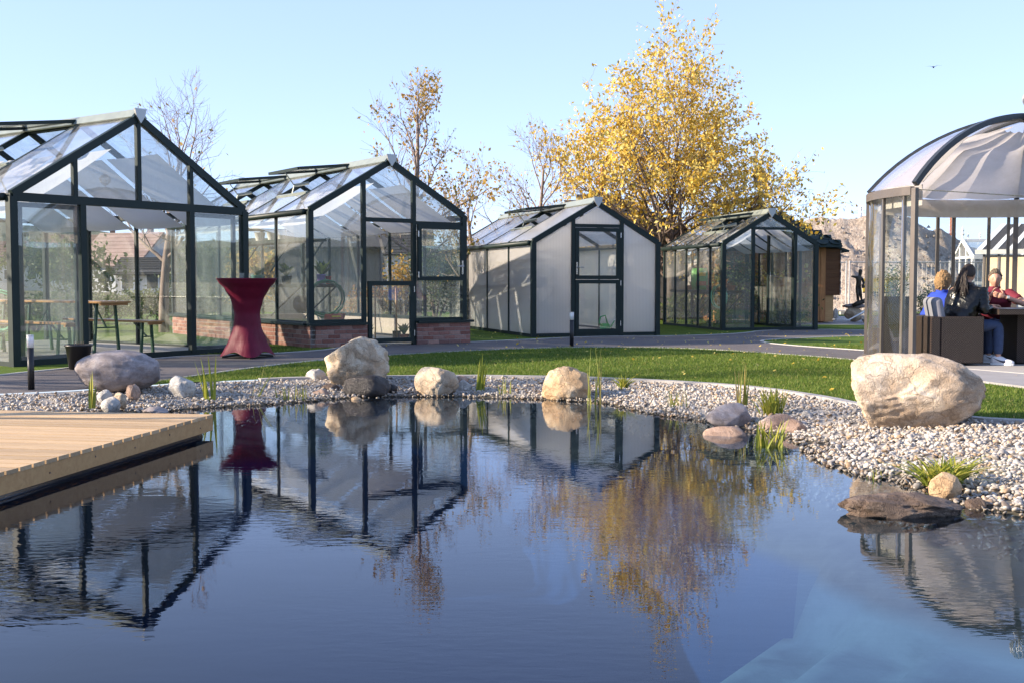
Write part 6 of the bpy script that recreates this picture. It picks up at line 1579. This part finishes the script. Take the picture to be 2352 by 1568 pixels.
def bag(label, c, w, h, mat, rz):
    r = empty('soil_bag', c, rz, label, 'bag'); rows = []
    for i in range(7):
        t = i / 6; th = .10 * math.sin(math.pi * (.12 + .76 * t)) + .01; ww = w * (1 - .10 * abs(2 * t - 1) ** 3)
        for j in range(10): a = 2 * math.pi * j / 10; rows.append((ww / 2 * math.cos(a), th * math.sin(a) * (1 + .15 * math.sin(3 * a + i)), h * t))
    MB().add(rows, [(10 * i + j, 10 * i + (j + 1) % 10, 10 * i + 10 + (j + 1) % 10, 10 * i + 10 + j) for i in range(6) for j in range(10)] + [tuple(range(9, -1, -1)), tuple(range(60, 70))]).build('sack', M[mat], r, True)
    MB().box((0, -.112, h * .72), (w * .5, .006, h * .16)).build('print_panel', M['yellow_paint'], r); MB().box((0, -.113, h * .3), (w * .6, .006, h * .2)).build('print_panel', M['terracotta'], r)
bag('green potting soil bag standing on the smallest greenhouse shelf', G(g4, .30, 2.1, .89), .42, .52, 'baggreen', grz(g4))
bag('red bag lying on the floor of the brick plinth greenhouse', G(g2, .55, .28, .40), .34, .14, 'bagred', grz(g2))
br = empty('broom', G(g2, 1.38, .35, .02), grz(g2), 'upright wooden broom behind the lower stable door', 'broom')
MB().tube([(0, 0, 0), (.02, .03, 1.0)], .014, 8).build('stick', M['beerwood'], br, True); MB().tube([(-.08, .03, 1.01), (.11, .03, 1.0)], .022, 8).build('grip', M['beerwood'], br, True)
sp_ = empty('spade', G(g2, 1.86, .45, .02), grz(g2), 'upright long wooden tool handle at the right of the stable door', 'tool')
MB().tube([(0, 0, 0), (.0, .02, 1.1)], .016, 8).build('handle', M['beerwood'], sp_, True); MB().box((0, 0, .1), (.16, .02, .2)).build('blade', M['steel'], sp_)
wc = empty('watering_can', G(g3, 1.72, .45, .03), grz(g3) + .3, 'bright green watering can inside the polycarbonate greenhouse door', 'watering can'); M['cangreen'] = mat_simple('bright_green_plastic', (.01, .32, .08), .35)
MB().lathe([(.10, 0), (.11, .05), (.10, .17), (.07, .20)], n=20).build('tank', M['cangreen'], wc, True); MB().tube([(-.09, 0, .15), (-.16, 0, .22), (-.12, 0, .34), (0, 0, .36), (.06, 0, .20)], .015, 8).build('handle', M['cangreen'], wc, True); MB().tube([(.09, 0, .06), (.25, 0, .25)], [.02, .012], 8).build('spout', M['cangreen'], wc, True)
fc = empty('folding_chair', G(g3, 2.2, .5, .03), grz(g3) - .3, 'white folding chair leaning inside the polycarbonate greenhouse', 'chair')
for x in (-.2, .2): MB().tube([(x, 0, 0), (x, .12, .95)], .013, 8).build('leg', M['white'], fc); MB().tube([(x, .25, 0), (x, .02, .5)], .013, 8).build('leg', M['white'], fc)
MB().box((0, .06, .46), (.38, .36, .02)).build('seat', M['white'], fc); MB().box((0, .11, .84), (.38, .02, .18)).build('backrest', M['white'], fc)
wk = MB().lathe([(.0, -.05), (.10, -.03), (.15, .02), (.16, .06), (.15, .06), (.09, 0), (0, -.02)], n=24, cap=False).build('hanging_bowl', M['black'], None, True); wk.location = G(g2, .45, 1.35, .66); wk.rotation_euler = (1.2, .3, .4); tag(wk, 'round black bowl leaning below the shelf in the brick plinth greenhouse', 'bowl')
